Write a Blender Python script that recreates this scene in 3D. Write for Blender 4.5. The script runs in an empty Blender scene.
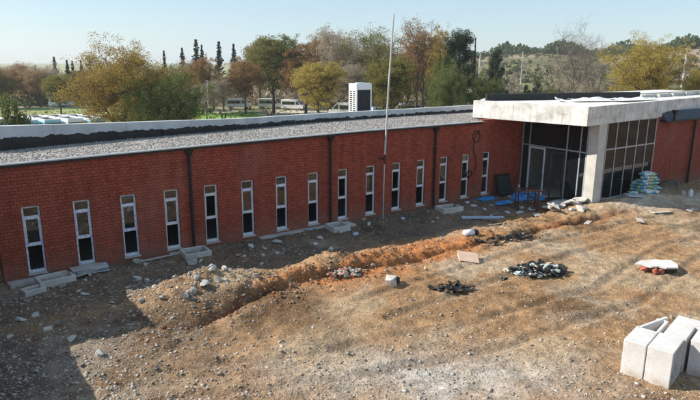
import bpy, bmesh, math, random
import numpy as np
from mathutils import Vector, Matrix
R = math.radians
sc = bpy.context.scene
# ------------------------------------------------------------------ camera
F_PX, PITCH, ROLL, YAW = 585.24, 0.2349, 0.0066, 0.6107
CAM = np.array([-2.03, -23.94, 8.09])
FW = np.array([math.sin(YAW)*math.cos(PITCH), math.cos(YAW)*math.cos(PITCH), -math.sin(PITCH)])
_rt = np.array([math.cos(YAW), -math.sin(YAW), 0]); _up = np.cross(_rt, FW)
RT = _rt*math.cos(ROLL)+_up*math.sin(ROLL); UP = -_rt*math.sin(ROLL)+_up*math.cos(ROLL)
cd = bpy.data.cameras.new('camera'); cam = bpy.data.objects.new('camera', cd)
sc.collection.objects.link(cam); sc.camera = cam
cd.sensor_width = 36; cd.lens = F_PX/700*36; cd.clip_start = .1; cd.clip_end = 6000
M = Matrix(((RT[0], UP[0], -FW[0], CAM[0]), (RT[1], UP[1], -FW[1], CAM[1]), (RT[2], UP[2], -FW[2], CAM[2]), (0, 0, 0, 1)))
cam.matrix_world = M
# ------------------------------------------------------------------ light
SUN = Vector((1.12, -.95, -1.0))            # the way the light travels
world = bpy.data.worlds.new('World'); sc.world = world; world.use_nodes = True
wn = world.node_tree; wn.nodes.clear()
sky = wn.nodes.new('ShaderNodeTexSky'); sky.sky_type = 'NISHITA'; sky.sun_disc = False
sky.sun_elevation = math.atan2(1, math.hypot(SUN.x, SUN.y)); sky.sun_rotation = math.atan2(-SUN.x, -SUN.y)
sky.altitude = 50; sky.air_density = 1.0; sky.dust_density = 0.25; sky.ozone_density = 3.0
bg = wn.nodes.new('ShaderNodeBackground'); bg.inputs[1].default_value = 0.082
wo = wn.nodes.new('ShaderNodeOutputWorld')
# thin cirrus veil
tc = wn.nodes.new('ShaderNodeTexCoord'); mp = wn.nodes.new('ShaderNodeMapping'); mp.inputs['Scale'].default_value = (2.2, 2.2, 9)
nz = wn.nodes.new('ShaderNodeTexNoise'); nz.inputs['Scale'].default_value = 1.6; nz.inputs['Detail'].default_value = 6; nz.inputs['Roughness'].default_value = .55
rp = wn.nodes.new('ShaderNodeValToRGB'); rp.color_ramp.elements[0].position = .5; rp.color_ramp.elements[1].position = .78
rp.color_ramp.elements[0].color = (.42, .42, .42, 1); rp.color_ramp.elements[1].color = (.66, .66, .66, 1)
mx = wn.nodes.new('ShaderNodeMixRGB'); mx.blend_type = 'MIX'; mx.inputs[2].default_value = (4.6, 6.1, 7.2, 1)
wn.links.new(tc.outputs['Generated'], mp.inputs[0]); wn.links.new(mp.outputs[0], nz.inputs['Vector']); wn.links.new(nz.outputs[0], rp.inputs[0])
wn.links.new(rp.outputs[0], mx.inputs[0]); wn.links.new(sky.outputs[0], mx.inputs[1]); wn.links.new(mx.outputs[0], bg.inputs[0]); wn.links.new(bg.outputs[0], wo.inputs[0])
sl = bpy.data.lights.new('sun', 'SUN'); sl.energy = 4.6; sl.angle = R(.5); sl.color = (1, .93, .82)
so = bpy.data.objects.new('sun', sl); sc.collection.objects.link(so); so.rotation_euler = SUN.to_track_quat('-Z', 'Y').to_euler()
sc.render.engine = 'CYCLES'
sc.view_settings.view_transform = 'Standard'; sc.view_settings.look = 'None'; sc.view_settings.exposure = 0.75; sc.view_settings.gamma = 1
try: sc.view_settings.use_curve_mapping = False
except Exception: pass
sc.cycles.max_bounces = 6; sc.cycles.transparent_max_bounces = 8

def ray(x, y): return FW+RT*(x-350)/F_PX+UP*(200-y)/F_PX
def at(x, y, z=0.):
    d = ray(x, y); return CAM+d*(z-CAM[2])/d[2]
def aty(x, y, Y):
    d = ray(x, y); return CAM+d*(Y-CAM[1])/d[1]
def atd(x, y, D):
    d = ray(x, y); return CAM+d*D/math.hypot(d[0], d[1])

# ------------------------------------------------------------------ helpers
def link(o): sc.collection.objects.link(o); return o
def tag(o, label=None, cat=None, group=None, kind=None):
    if label: o['label'] = label
    if cat: o['category'] = cat
    if group: o['group'] = group
    if kind: o['kind'] = kind
    return o
def thing(name, label, cat, loc=(0, 0, 0), rz=0, group=None):
    o = bpy.data.objects.new(name, None); link(o); o.location = loc; o.rotation_euler = (0, 0, rz); o.empty_display_size = .2
    return tag(o, label, cat, group)
def uvbox(me):
    n = len(me.loops)
    if n == 0: return
    co = np.empty(len(me.vertices)*3); me.vertices.foreach_get('co', co); co = co.reshape(-1, 3)
    vi = np.empty(n, int); me.loops.foreach_get('vertex_index', vi)
    pn = np.empty(len(me.polygons)*3); me.polygons.foreach_get('normal', pn); pn = np.abs(pn.reshape(-1, 3))
    lt = np.empty(len(me.polygons), int); me.polygons.foreach_get('loop_total', lt)
    ax = np.repeat(np.argmax(pn, 1), lt); c = co[vi]
    u = np.where(ax == 0, c[:, 1], c[:, 0]); v = np.where(ax == 2, c[:, 1], c[:, 2])
    uv = me.uv_layers.new(name='UVMap'); uv.data.foreach_set('uv', np.stack([u, v], 1).ravel())
def mesh_obj(name, V, Fc, mat, parent=None, smooth=False, bevel=0, uv=True):
    me = bpy.data.meshes.new(name); me.from_pydata([tuple(map(float, v)) for v in V], [], [tuple(f) for f in Fc]); me.update()
    if uv: uvbox(me)
    if mat: me.materials.append(mat)
    if smooth: me.polygons.foreach_set('use_smooth', [True]*len(me.polygons))
    o = bpy.data.objects.new(name, me); link(o)
    if parent: o.parent = parent
    if bevel:
        b = o.modifiers.new('bevel', 'BEVEL'); b.width = bevel; b.segments = 2; b.limit_method = 'ANGLE'
    return o
def fast_mesh(name, V, Q, mat, parent=None, smooth=False, n=4):
    """numpy verts (N,3), faces (M,n)"""
    me = bpy.data.meshes.new(name); V = np.asarray(V, np.float32); Q = np.asarray(Q, np.int32)
    me.vertices.add(len(V)); me.vertices.foreach_set('co', V.ravel())
    me.loops.add(Q.size); me.loops.foreach_set('vertex_index', Q.ravel())
    me.polygons.add(len(Q)); me.polygons.foreach_set('loop_start', np.arange(len(Q), dtype=np.int32)*n); me.polygons.foreach_set('loop_total', np.full(len(Q), n, np.int32))
    if smooth: me.polygons.foreach_set('use_smooth', np.ones(len(Q), bool))
    me.update(calc_edges=True); me.validate()
    if mat: me.materials.append(mat)
    o = bpy.data.objects.new(name, me); link(o)
    if parent: o.parent = parent
    return o
class MB:
    def __init__(s): s.v = []; s.f = []
    def add(s, V, Fc):
        b = len(s.v); s.v += [tuple(v) for v in V]; s.f += [tuple(i+b for i in f) for f in Fc]; return s
    def box(s, x0, x1, y0, y1, z0, z1, rz=0, c=None, tilt=None):
        V = [Vector((x, y, z)) for z in (z0, z1) for y in (y0, y1) for x in (x0, x1)]
        if rz or tilt:
            cc = Vector(c) if c else Vector(((x0+x1)/2, (y0+y1)/2, (z0+z1)/2))
            m = Matrix.Rotation(rz, 3, 'Z')
            if tilt: m = m @ Matrix.Rotation(tilt[0], 3, 'X') @ Matrix.Rotation(tilt[1], 3, 'Y')
            V = [cc+m @ (v-cc) for v in V]
        return s.add(V, [(0, 2, 3, 1), (4, 5, 7, 6), (0, 1, 5, 4), (2, 6, 7, 3), (0, 4, 6, 2), (1, 3, 7, 5)])
    def prism(s, P, z0, z1):
        n = len(P); V = [(p[0], p[1], z0) for p in P]+[(p[0], p[1], z1) for p in P]
        return s.add(V, [tuple(range(n))[::-1], tuple(range(n, 2*n))]+[(i, (i+1) % n, n+(i+1) % n, n+i) for i in range(n)])
    def extr(s, P, a, b, axis=1):
        """profile P (u,z) extruded along X(axis 0) or Y(axis 1)"""
        n = len(P)
        V = [((p[0], a, p[1]) if axis == 1 else (a, p[0], p[1])) for p in P]+[((p[0], b, p[1]) if axis == 1 else (b, p[0], p[1])) for p in P]
        return s.add(V, [tuple(range(n)), tuple(range(n, 2*n))[::-1]]+[(i, n+i, n+(i+1) % n, (i+1) % n) for i in range(n)])
    def tube(s, pts, r, n=8, cap=True):
        pts = [Vector(p) for p in pts]; rs = r if isinstance(r, (list, tuple)) else [r]*len(pts); b = len(s.v)
        for i, p in enumerate(pts):
            d = (pts[min(i+1, len(pts)-1)]-pts[max(i-1, 0)]).normalized()
            a = d.cross(Vector((0, 0, 1)) if abs(d.z) < .9 else Vector((1, 0, 0))).normalized(); c = d.cross(a)
            for k in range(n):
                t = 2*math.pi*k/n; s.v.append(tuple(p+(a*math.cos(t)+c*math.sin(t))*rs[i]))
        for i in range(len(pts)-1):
            for k in range(n): s.f.append((b+i*n+k, b+i*n+(k+1) % n, b+(i+1)*n+(k+1) % n, b+(i+1)*n+k))
        if cap: s.f.append(tuple(b+k for k in range(n))[::-1]); s.f.append(tuple(b+(len(pts)-1)*n+k for k in range(n)))
        return s
    def chunk(s, c, sz, rnd, flat=1.0):
        """angular broken lump: convex hull of scattered points"""
        m = Matrix.Rotation(rnd.uniform(0, 6.28), 3, 'Z') @ Matrix.Rotation(rnd.uniform(-.4, .4), 3, 'X') @ Matrix.Rotation(rnd.uniform(-.4, .4), 3, 'Y')
        bm = bmesh.new(); ax_, ay_ = 1, rnd.uniform(.6, .95)
        for _ in range(15):
            v = Vector((rnd.uniform(-1, 1), rnd.uniform(-1, 1), rnd.uniform(-1, 1))); k = max(abs(v.x), abs(v.y), abs(v.z)); v = v/k*rnd.uniform(.78, 1)
            bm.verts.new(Vector(c)+m @ Vector((v.x*ax_*sz*.47, v.y*ay_*sz*.47, v.z*sz*.42*flat)))
        r = bmesh.ops.convex_hull(bm, input=bm.verts[:]); bmesh.ops.delete(bm, geom=[g_ for g_ in bm.verts if not g_.link_faces], context='VERTS')
        bmesh.ops.recalc_face_normals(bm, faces=bm.faces[:]); bm.verts.index_update(); V = [v.co.copy() for v in bm.verts]; F_ = [tuple(v.index for v in f.verts) for f in bm.faces]; bm.free()
        return s.add(V, F_)
    def build(s, name, mat, parent=None, smooth=False, bevel=0): return mesh_obj(name, s.v, s.f, mat, parent, smooth, bevel)

# ------------------------------------------------------------------ materials
class NT:
    def __init__(s, name):
        s.m = bpy.data.materials.new(name); s.m.use_nodes = True; s.n = s.m.node_tree.nodes; s.l = s.m.node_tree.links
        s.b = s.n['Principled BSDF']; s.out = s.n['Material Output']
    def nd(s, t, **k):
        n = s.n.new(t)
        for a, v in k.items():
            if a in n.inputs.keys(): n.inputs[a].default_value = v
            else: setattr(n, a, v)
        return n
    def ln(s, a, b): s.l.new(a, b)
    def coord(s, w='Object'): return s.nd('ShaderNodeTexCoord').outputs[w]
    def noise(s, scale, detail=5, rough=.55, vec=None, w='Object', mapsc=None):
        n = s.nd('ShaderNodeTexNoise', Scale=scale, Detail=detail, Roughness=rough)
        v = vec or s.coord(w)
        if mapsc:
            mp = s.nd('ShaderNodeMapping'); mp.inputs['Scale'].default_value = mapsc; s.ln(v, mp.inputs[0]); v = mp.outputs[0]
        s.ln(v, n.inputs['Vector']); return n.outputs[0]
    def ramp(s, fac, stops):
        r = s.nd('ShaderNodeValToRGB'); e = r.color_ramp.elements
        e[0].position = stops[0][0]; e[0].color = (*stops[0][1], 1)
        e[1].position = stops[-1][0]; e[1].color = (*stops[-1][1], 1)
        for p, c in stops[1:-1]: q = e.new(p); q.color = (*c, 1)
        s.ln(fac, r.inputs[0]); return r.outputs[0]
    def mix(s, fac, a, b, bt='MIX'):
        m = s.nd('ShaderNodeMixRGB', blend_type=bt)
        for i, v in ((0, fac), (1, a), (2, b)):
            if hasattr(v, 'links') or hasattr(v, 'is_linked'): s.ln(v, m.inputs[i])
            else: m.inputs[i].default_value = v if i == 0 else (*v, 1)
        return m.outputs[0]
    def bump(s, h, strength=.3, dist=.02):
        b = s.nd('ShaderNodeBump', Strength=strength, Distance=dist); s.ln(h, b.inputs['Height']); s.ln(b.outputs[0], s.b.inputs['Normal'])
g = lambda v: (v, v, v)
def mat_var(name, c1, c2, scale=3, rough=.8, metal=0, bump=.2, bdist=.01, c3=None, fine=40, spec=.3):
    t = NT(name)
    st = [(.3, c1), (.7, c2)] if c3 is None else [(.28, c1), (.5, c2), (.72, c3)]
    col = t.ramp(t.noise(scale, 6, .6), st)
    col = t.mix(.25, col, t.ramp(t.noise(fine, 3), [(.3, g(.35)), (.7, g(1.0))]), 'MULTIPLY')
    t.ln(col, t.b.inputs['Base Color']); t.b.inputs['Roughness'].default_value = rough; t.b.inputs['Metallic'].default_value = metal
    t.b.inputs['Specular IOR Level'].default_value = spec
    if bump: t.bump(t.noise(fine, 5), bump, bdist)
    return t.m
def mat_brick():
    t = NT('red_brick')
    uv = t.coord('UV')
    br = t.nd('ShaderNodeTexBrick', Scale=1.0); br.offset = .5
    br.inputs['Brick Width'].default_value = .215; br.inputs['Row Height'].default_value = .125; br.inputs['Mortar Size'].default_value = .009; br.inputs['Mortar Smooth'].default_value = .3
    br.inputs['Color1'].default_value = (.43, .098, .050, 1); br.inputs['Color2'].default_value = (.32, .064, .037, 1); br.inputs['Mortar'].default_value = (.060, .026, .022, 1)
    br.inputs['Bias'].default_value = .1
    t.ln(uv, br.inputs['Vector'])
    n1 = t.noise(.6, 5); n2 = t.noise(5, 4)
    c = t.mix(.5, br.outputs['Color'], t.ramp(n1, [(.3, (.72, .72, .75)), (.7, (1.05, 1.0, 1.0))]), 'MULTIPLY')
    c = t.mix(.35, c, t.ramp(n2, [(.3, g(.6)), (.7, g(1.1))]), 'MULTIPLY')
    ef = t.ramp(t.noise(.35, 7, .7, mapsc=(1, 1, .45)), [(.52, g(0)), (.75, g(.30))]); c = t.mix(ef, c, (.36, .20, .16))
    sk_ = t.ramp(t.noise(1.3, 5, .7, mapsc=(2.4, 2.4, .16)), [(.40, g(.62)), (.56, g(1))]); c = t.mix(.5, c, sk_, 'MULTIPLY')
    # cement dust low on the wall (z) and rain streaks
    sx = t.nd('ShaderNodeSeparateXYZ'); t.ln(t.coord('Object'), sx.inputs[0])
    dm = t.nd('ShaderNodeMapRange'); dm.inputs['From Min'].default_value = .95; dm.inputs['From Max'].default_value = -.1; t.ln(sx.outputs['Z'], dm.inputs['Value'])
    dmul = t.nd('ShaderNodeMath', operation='MULTIPLY'); t.ln(dm.outputs[0], dmul.inputs[0]); t.ln(t.noise(2.5, 5, .7), dmul.inputs[1])
    c = t.mix(dmul.outputs[0], c, (.22, .15, .11))
    t.ln(c, t.b.inputs['Base Color']); t.b.inputs['Roughness'].default_value = .78; t.b.inputs['Specular IOR Level'].default_value = .25
    b = t.nd('ShaderNodeBump', Strength=.8, Distance=.012); inv = t.nd('ShaderNodeMath', operation='SUBTRACT'); inv.inputs[0].default_value = 1; t.ln(br.outputs['Fac'], inv.inputs[1])
    t.ln(inv.outputs[0], b.inputs['Height']); t.ln(b.outputs[0], t.b.inputs['Normal'])
    return t.m
def mat_glass(name='dark_glass', refl=.22, tint=(.02, .024, .028), wob=.02, transp=.35, rmax=.8):
    t = NT(name); t.n.remove(t.b)
    gl = t.nd('ShaderNodeBsdfGlossy', Roughness=.03); gl.inputs[0].default_value = (.9, .95, 1, 1)
    tr = t.nd('ShaderNodeBsdfTransparent'); tr.inputs[0].default_value = (.25, .27, .28, 1)
    df = t.nd('ShaderNodeBsdfDiffuse'); df.inputs[0].default_value = (*tint, 1)
    m1 = t.nd('ShaderNodeMixShader'); m1.inputs[0].default_value = 1-transp; t.ln(tr.outputs[0], m1.inputs[1]); t.ln(df.outputs[0], m1.inputs[2])
    m2 = t.nd('ShaderNodeMixShader'); lw = t.nd('ShaderNodeLayerWeight', Blend=.35)
    mr = t.nd('ShaderNodeMapRange'); mr.inputs['To Min'].default_value = refl; mr.inputs['To Max'].default_value = rmax; t.ln(lw.outputs['Fresnel'], mr.inputs['Value'])
    t.ln(mr.outputs[0], m2.inputs[0]); t.ln(m1.outputs[0], m2.inputs[1]); t.ln(gl.outputs[0], m2.inputs[2]); t.ln(m2.outputs[0], t.out.inputs[0])
    bp = t.nd('ShaderNodeBump', Strength=.15, Distance=wob); t.ln(t.noise(1.2, 2), bp.inputs['Height']); t.ln(bp.outputs[0], gl.inputs['Normal'])
    return t.m
def mat_leaf(name, cols, dens_scale=.35):
    t = NT(name)
    gm = t.nd('ShaderNodeNewGeometry'); n1 = t.noise(dens_scale, 4, .6)
    a = t.nd('ShaderNodeMath', operation='MULTIPLY_ADD'); t.ln(gm.outputs['Random Per Island'], a.inputs[0]); a.inputs[1].default_value = .45
    b = t.nd('ShaderNodeMath', operation='MULTIPLY_ADD'); t.ln(n1, b.inputs[0]); b.inputs[1].default_value = 1.1; b.inputs[2].default_value = -.28
    t.ln(b.outputs[0], a.inputs[2])
    k = len(cols); st = [(.12+.76*i/(k-1), tuple(1.55*q for q in c)) for i, c in enumerate(cols)]
    c = t.ramp(a.outputs[0], st)
    t.ln(c, t.b.inputs['Base Color']); t.b.inputs['Roughness'].default_value = .65; t.b.inputs['Specular IOR Level'].default_value = .25
    tr = t.nd('ShaderNodeBsdfTranslucent'); t.ln(c, tr.inputs[0]); mxs = t.nd('ShaderNodeMixShader'); mxs.inputs[0].default_value = .45
    t.ln(t.b.outputs[0], mxs.inputs[1]); t.ln(tr.outputs[0], mxs.inputs[2]); t.ln(mxs.outputs[0], t.out.inputs[0])
    return t.m
BRICK = mat_brick()
CONC = mat_var('weathered_concrete', (.30, .29, .27), (.50, .48, .45), 1.6, .85, c3=(.58, .56, .53))
CONC_L = mat_var('pale_concrete', (.44, .42, .385), (.62, .60, .56), 1.4, .85)
CONC_D = mat_var('rubble_concrete', (.25, .23, .20), (.46, .43, .39), 5, .9)
def mat_fascia():
    t = NT('white_painted_concrete')
    c = t.ramp(t.noise(.9, 7, .68, mapsc=(1, 1, 1.6)), [(.30, (.40, .385, .355)), (.46, (.62, .60, .565)), (.62, (.78, .765, .735))])
    st = t.ramp(t.noise(2.2, 6, .7, mapsc=(2.2, 2.2, .35)), [(.42, g(.62)), (.56, g(1))])
    c = t.mix(.45, c, st, 'MULTIPLY')
    t.ln(c, t.b.inputs['Base Color']); t.b.inputs['Roughness'].default_value = .8; t.bump(t.noise(14, 6), .35, .01); return t.m
FASCIA = mat_fascia()
def mat_parapet():
    t = NT('parapet_grey_paint')
    c = t.ramp(t.noise(.8, 6, .62), [(.35, (.38, .40, .42)), (.6, (.52, .54, .56))])
    ch = t.ramp(t.noise(3.1, 5, .75, mapsc=(1, 1, 1.3)), [(.27, g(.12)), (.31, g(1))])
    c = t.mix(1, c, ch, 'MULTIPLY')
    t.ln(c, t.b.inputs['Base Color']); t.b.inputs['Roughness'].default_value = .8; t.bump(t.noise(20, 4), .2, .01); return t.m
PARA = mat_parapet()
BITU = mat_var('black_bitumen', (.012, .012, .013), (.035, .035, .037), 3, .55, bump=.5, bdist=.02, fine=12)
def mat_gravelroof():
    t = NT('roof_gravel')
    vo = t.nd('ShaderNodeTexVoronoi', Scale=14.0); t.ln(t.coord('Object'), vo.inputs['Vector'])
    c = t.ramp(vo.outputs['Color'], [(.15, (.16, .15, .14)), (.5, (.28, .262, .245)), (.85, (.45, .425, .40))])
    c = t.mix(.6, c, t.ramp(t.noise(.7, 6, .65), [(.35, g(.6)), (.65, g(1.15))]), 'MULTIPLY')
    t.ln(c, t.b.inputs['Base Color']); t.b.inputs['Roughness'].default_value = .95; t.bump(vo.outputs['Distance'], .9, .04); return t.m
RGRAV = mat_gravelroof()
METAL_L = mat_var('galvanised_flashing', (.42, .45, .48), (.60, .63, .66), 2, .4, .5)
METAL_D = mat_var('dark_brown_steel', (.018, .016, .016), (.035, .03, .03), 4, .5, .2)
def mat_film():
    t = NT('window_frame_with_film')
    w = t.nd('ShaderNodeTexNoise', Scale=15.0, Detail=2.0); mp = t.nd('ShaderNodeMapping'); mp.inputs['Scale'].default_value = (1.2, 1.2, 1.0)
    t.ln(t.coord('Object'), mp.inputs[0]); t.ln(mp.outputs[0], w.inputs['Vector'])
    c = t.ramp(w.outputs[0], [(.44, (.42, .50, .70)), (.53, (.78, .80, .84))])
    t.ln(c, t.b.inputs['Base Color']); t.b.inputs['Roughness'].default_value = .35; return t.m
FILM = mat_film()
FRAME_W = mat_var('white_frame', (.62, .64, .68), (.78, .80, .83), 4, .4, bump=0)
ALU = mat_var('aluminium_frame', (.36, .38, .40), (.52, .54, .57), 3, .4, .3, bump=0)
GLASS = mat_glass(refl=.05, tint=(.02, .026, .024), rmax=.55); GLASS2 = mat_glass('porch_glass', .035, (.014, .018, .022), .006, .6, .26)
INNER = mat_var('raw_plaster', (.10, .10, .10), (.18, .17, .16), 1.5, .9)
WHITE = mat_var('white_enamel', (.72, .73, .74), (.82, .83, .84), 3, .35, bump=0)
BLACK = mat_var('matt_black', (.01, .01, .011), (.025, .025, .027), 4, .6, bump=0)
RUST = mat_var('rusty_steel', (.06, .022, .014), (.13, .05, .03), 12, .8, .3)
BLUE = mat_var('blue_tarp', (.03, .17, .45), (.07, .32, .70), 4, .45, bump=.4, bdist=.03, fine=7)
PALEBLUE = mat_var('pale_blue_board', (.38, .46, .58), (.52, .60, .70), 3, .6)
PLY = mat_var('plywood', (.60, .40, .29), (.76, .54, .41), 3, .8)
POLE = mat_var('white_pole_paint', (.42, .42, .42), (.60, .60, .60), 1.2, .4, bump=0)
def mat_culvert():
    t = NT('new_precast_concrete'); c = t.ramp(t.noise(1.6, 6, .6), [(.3, (.52, .50, .48)), (.7, (.70, .68, .66))])
    c = t.mix(.5, c, t.ramp(t.noise(30, 3, .6), [(.36, g(.62)), (.46, g(1))]), 'MULTIPLY')
    sx = t.nd('ShaderNodeSeparateXYZ'); t.ln(t.coord('Object'), sx.inputs[0]); mr = t.nd('ShaderNodeMapRange'); mr.inputs['From Min'].default_value = .34; mr.inputs['From Max'].default_value = -.02; t.ln(sx.outputs['Z'], mr.inputs['Value'])
    mu = t.nd('ShaderNodeMath', operation='MULTIPLY'); t.ln(mr.outputs[0], mu.inputs[0]); t.ln(t.ramp(t.noise(5, 5, .7), [(.35, g(.1)), (.65, g(1))]), mu.inputs[1]); c = t.mix(mu.outputs[0], c, (.36, .25, .16))
    c = t.mix(t.ramp(t.noise(2.7, 6, .75), [(.56, g(0)), (.72, g(.5))]), c, (.40, .32, .24))
    t.ln(c, t.b.inputs['Base Color']); t.b.inputs['Roughness'].default_value = .85; t.bump(t.noise(22, 6, .7), .45, .012); return t.m
CULV = mat_culvert()
SOILPILE = mat_var('dark_soil', (.05, .038, .028), (.13, .095, .07), 5, .95, bump=.8, bdist=.05, fine=14)
RUB_RED = mat_var('red_brick_rubble', (.34, .09, .05), (.48, .17, .10), 6, .9)
BARK = mat_var('bark', (.045, .033, .025), (.11, .085, .065), 5, .9, bump=.5, fine=20)
BARK_G = mat_var('grey_bark', (.12, .10, .085), (.24, .20, .17), 4, .9, bump=.3, fine=20)

# ------------------------------------------------------------------ noise
_rg = np.random.RandomState(7); _T = _rg.rand(256, 256)
def vnoise(x, y):
    xi = np.floor(x).astype(int); yi = np.floor(y).astype(int); fx = x-xi; fy = y-yi; fx = fx*fx*(3-2*fx); fy = fy*fy*(3-2*fy)
    a = _T[xi % 256, yi % 256]; b = _T[(xi+1) % 256, yi % 256]; c = _T[xi % 256, (yi+1) % 256]; d = _T[(xi+1) % 256, (yi+1) % 256]
    return (a*(1-fx)+b*fx)*(1-fy)+(c*(1-fx)+d*fx)*fy
def fbm(x, y, sc_=1., oct=4, rough=.5):
    x = np.asarray(x, float)*sc_; y = np.asarray(y, float)*sc_; s = 0; a = 1; n = 0
    for i in range(oct): s = s+a*(vnoise(x+13.7*i, y+5.3*i)-.5); n += a; a *= rough; x = x*2.03; y = y*2.03
    return s/n*2
def sstep(a, b, x): t = np.clip((x-a)/(b-a), 0, 1); return t*t*(3-2*t)
def gauss(x, y, cx, cy, sx, sy, ang=0):
    c, s = math.cos(ang), math.sin(ang); u = (x-cx)*c+(y-cy)*s; v = -(x-cx)*s+(y-cy)*c
    return np.exp(-(u/sx)**2-(v/sy)**2)
TRENCH = [(2.5, -7.6), (5.6, -6.75), (8.1, -6.35), (10.1, -6.1), (12.8, -6.45), (15, -6.5), (17.2, -6.5), (19.2, -6.75), (21.8, -6.45), (24.0, -6.7), (26.1, -7.0), (29, -7.2)]
def linedist(x, y, P):
    d = np.full(np.shape(x), 1e9)
    for (ax, ay), (bx, by) in zip(P[:-1], P[1:]):
        L2 = (bx-ax)**2+(by-ay)**2; t = np.clip(((x-ax)*(bx-ax)+(y-ay)*(by-ay))/L2, 0, 1)
        d = np.minimum(d, np.hypot(x-ax-t*(bx-ax), y-ay-t*(by-ay)))
    return d
RIDGE = [(6.5, -5.7), (8, -5.45), (9.9, -5.1), (13, -5.3), (16, -5.3), (18.6, -5.4), (22, -5.3), (26, -5.6)]
RUTS = [[(9, -9.6), (14, -9.3), (20, -8.9), (27, -9.2), (38, -10.5)], [(2, -10.2), (6, -11.8), (11, -13.0), (17, -13.4), (24, -12.2), (32, -12.8)]]
def hill_h(x, y):
    """land beyond the site: falls 4 m behind the building, a scrub hill rises to the right"""
    dx = x-CAM[0]; dy = y-CAM[1]; D = np.hypot(dx, dy); az = np.degrees(np.arctan2(dx, dy))
    fall = -4*sstep(14, 44, y)
    far = -10*sstep(170, 420, D)*(1-sstep(38, 46, az))*(1-sstep(150, 170, az))
    crest = np.interp(az, [38, 46, 49, 53, 57, 61, 65, 80], [1.0, 9.5, 12.5, 13.5, 12.5, 14, 17.5, 22])
    w = sstep(37, 46, az)*(1-sstep(110, 140, az))
    prof = np.interp(D, [150, 200, 260, 330, 400, 450, 520, 900], [0, .10, .34, .62, .90, 1.0, .97, .8])
    return fall+far+w*prof*(crest+4)*(y > 20)*sstep(20, 70, y)+w*sstep(150, 260, D)*fbm(x, y, .02, 3)*1.4
def ground_h(x, y):
    x = np.asarray(x, float); y = np.asarray(y, float)
    site = sstep(-60, -30, -np.abs(y+8))
    h = fbm(x, y, .22, 3)*.14+fbm(x+50, y, 1.3, 4)*.07
    h = h*(1-sstep(30, 60, np.hypot(x-15, y+10))*.5)
    near = ((x > -6) & (x < 46) & (y < 1) & (y > -25)).astype(float)
    dT = linedist(x, y, TRENCH); wv = fbm(x, y, .9, 3)*.35; tw = sstep(29.5, 26, x)*sstep(2.4, 5, x)
    h = h-near*.36*np.exp(-((dT+wv*.75)/.19)**2)*(.6+.6*fbm(x, y, .5, 2))*tw
    h = h+near*.10*np.exp(-((dT-.7+wv)/.35)**2)*tw*np.clip(.6+2*fbm(x, y+9, .8, 3), 0, 2)
    dR = linedist(x, y, RIDGE); dR = dR+.55*fbm(x, y+20, .45, 3); h = h+near*.17*np.exp(-(dR/1.2)**2)*np.clip(.75+1.9*fbm(x, y, .33, 3), .0, 1.9)*(1-.65*sstep(17, 22, x))
    h = h-near*.16*gauss(x, y, 14, -2.9, 12, 1.4)
    h = h+near*.72*gauss(x, y, 4.9, -4.9, 2.0, 1.3, -.2)*(1+.35*fbm(x, y, 1.6, 3))        # rubble mound
    h = h+near*.40*gauss(x, y, 10.1, -5.0, .8, .7)*(1+.5*fbm(x, y, 2.2, 3))+near*(np.abs(fbm(x+5, y, 3.2, 4, .6))*.20-.03)*np.exp(-(linedist(x, y, RIDGE)/1.3)**2)                                         # knoll on the berm
    h = h+near*.50*gauss(x, y, 31.5, -6.3, 2.6, .9, -.1)+near*.32*gauss(x, y, 37.5, -7.6, 3.5, .9)  # sand by the porch
    h = h+near*.85*gauss(x, y, 35.4, -5.75, 1.5, .6, -.1)                                    # dark soil by the sacks
    h = h+near*.12*sstep(22, 27, x)*gauss(x, y, 26, -5.6, 4, 1.2)
    for RP in RUTS:
        for off in (-.85, .85):
            dr_ = linedist(x, y-off, RP); h = h-near*.07*np.exp(-(dr_/.20)**2)+near*.035*np.exp(-((dr_-.32)/.14)**2)
    # bucket and tyre tracks low in the picture
    tr = np.sin((x*.55+y*.85)*2*math.pi/.42  )*.05*gauss(x, y, 3.8, -10.7, 3.6, 1.0, -.55)
    h = h+near*tr+near*(fbm(x, y, 6.5, 3)*.035+fbm(x+31, y, 2.4, 4)*.03+np.maximum(0, fbm(x+3, y+77, 1.1, 4)-.12)*.26*np.exp(-(linedist(x, y, TRENCH)/1.5)**2))
    h = np.where((y > -.05) & (y < 12.5) & (x > -1.2) & (x < 60), np.minimum(h, -.1), h)
    wallz = np.exp(-((y+.1)/.5)**2); h = h*(1-near*wallz*.8)-near*wallz*.02
    return h*(1-sstep(80, 200, np.hypot(x, y)))+hill_h(x, y)
# ------------------------------------------------------------------ ground
def axis(a, b, d, lo, hi, gr=1.11):
    m = list(np.arange(a, b, d)); s = d; v = m[-1]; up = []
    while v < hi: s *= gr; v += s; up.append(v)
    s = d; v = a; dn = []
    while v > lo: s *= gr; v -= s; dn.append(v)
    return np.array(dn[::-1]+m+up)
gx = axis(-3, 40, .085, -1500, 2600, 1.075); gy = axis(-19.5, .2, .07, -700, 2600, 1.075)
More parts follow.
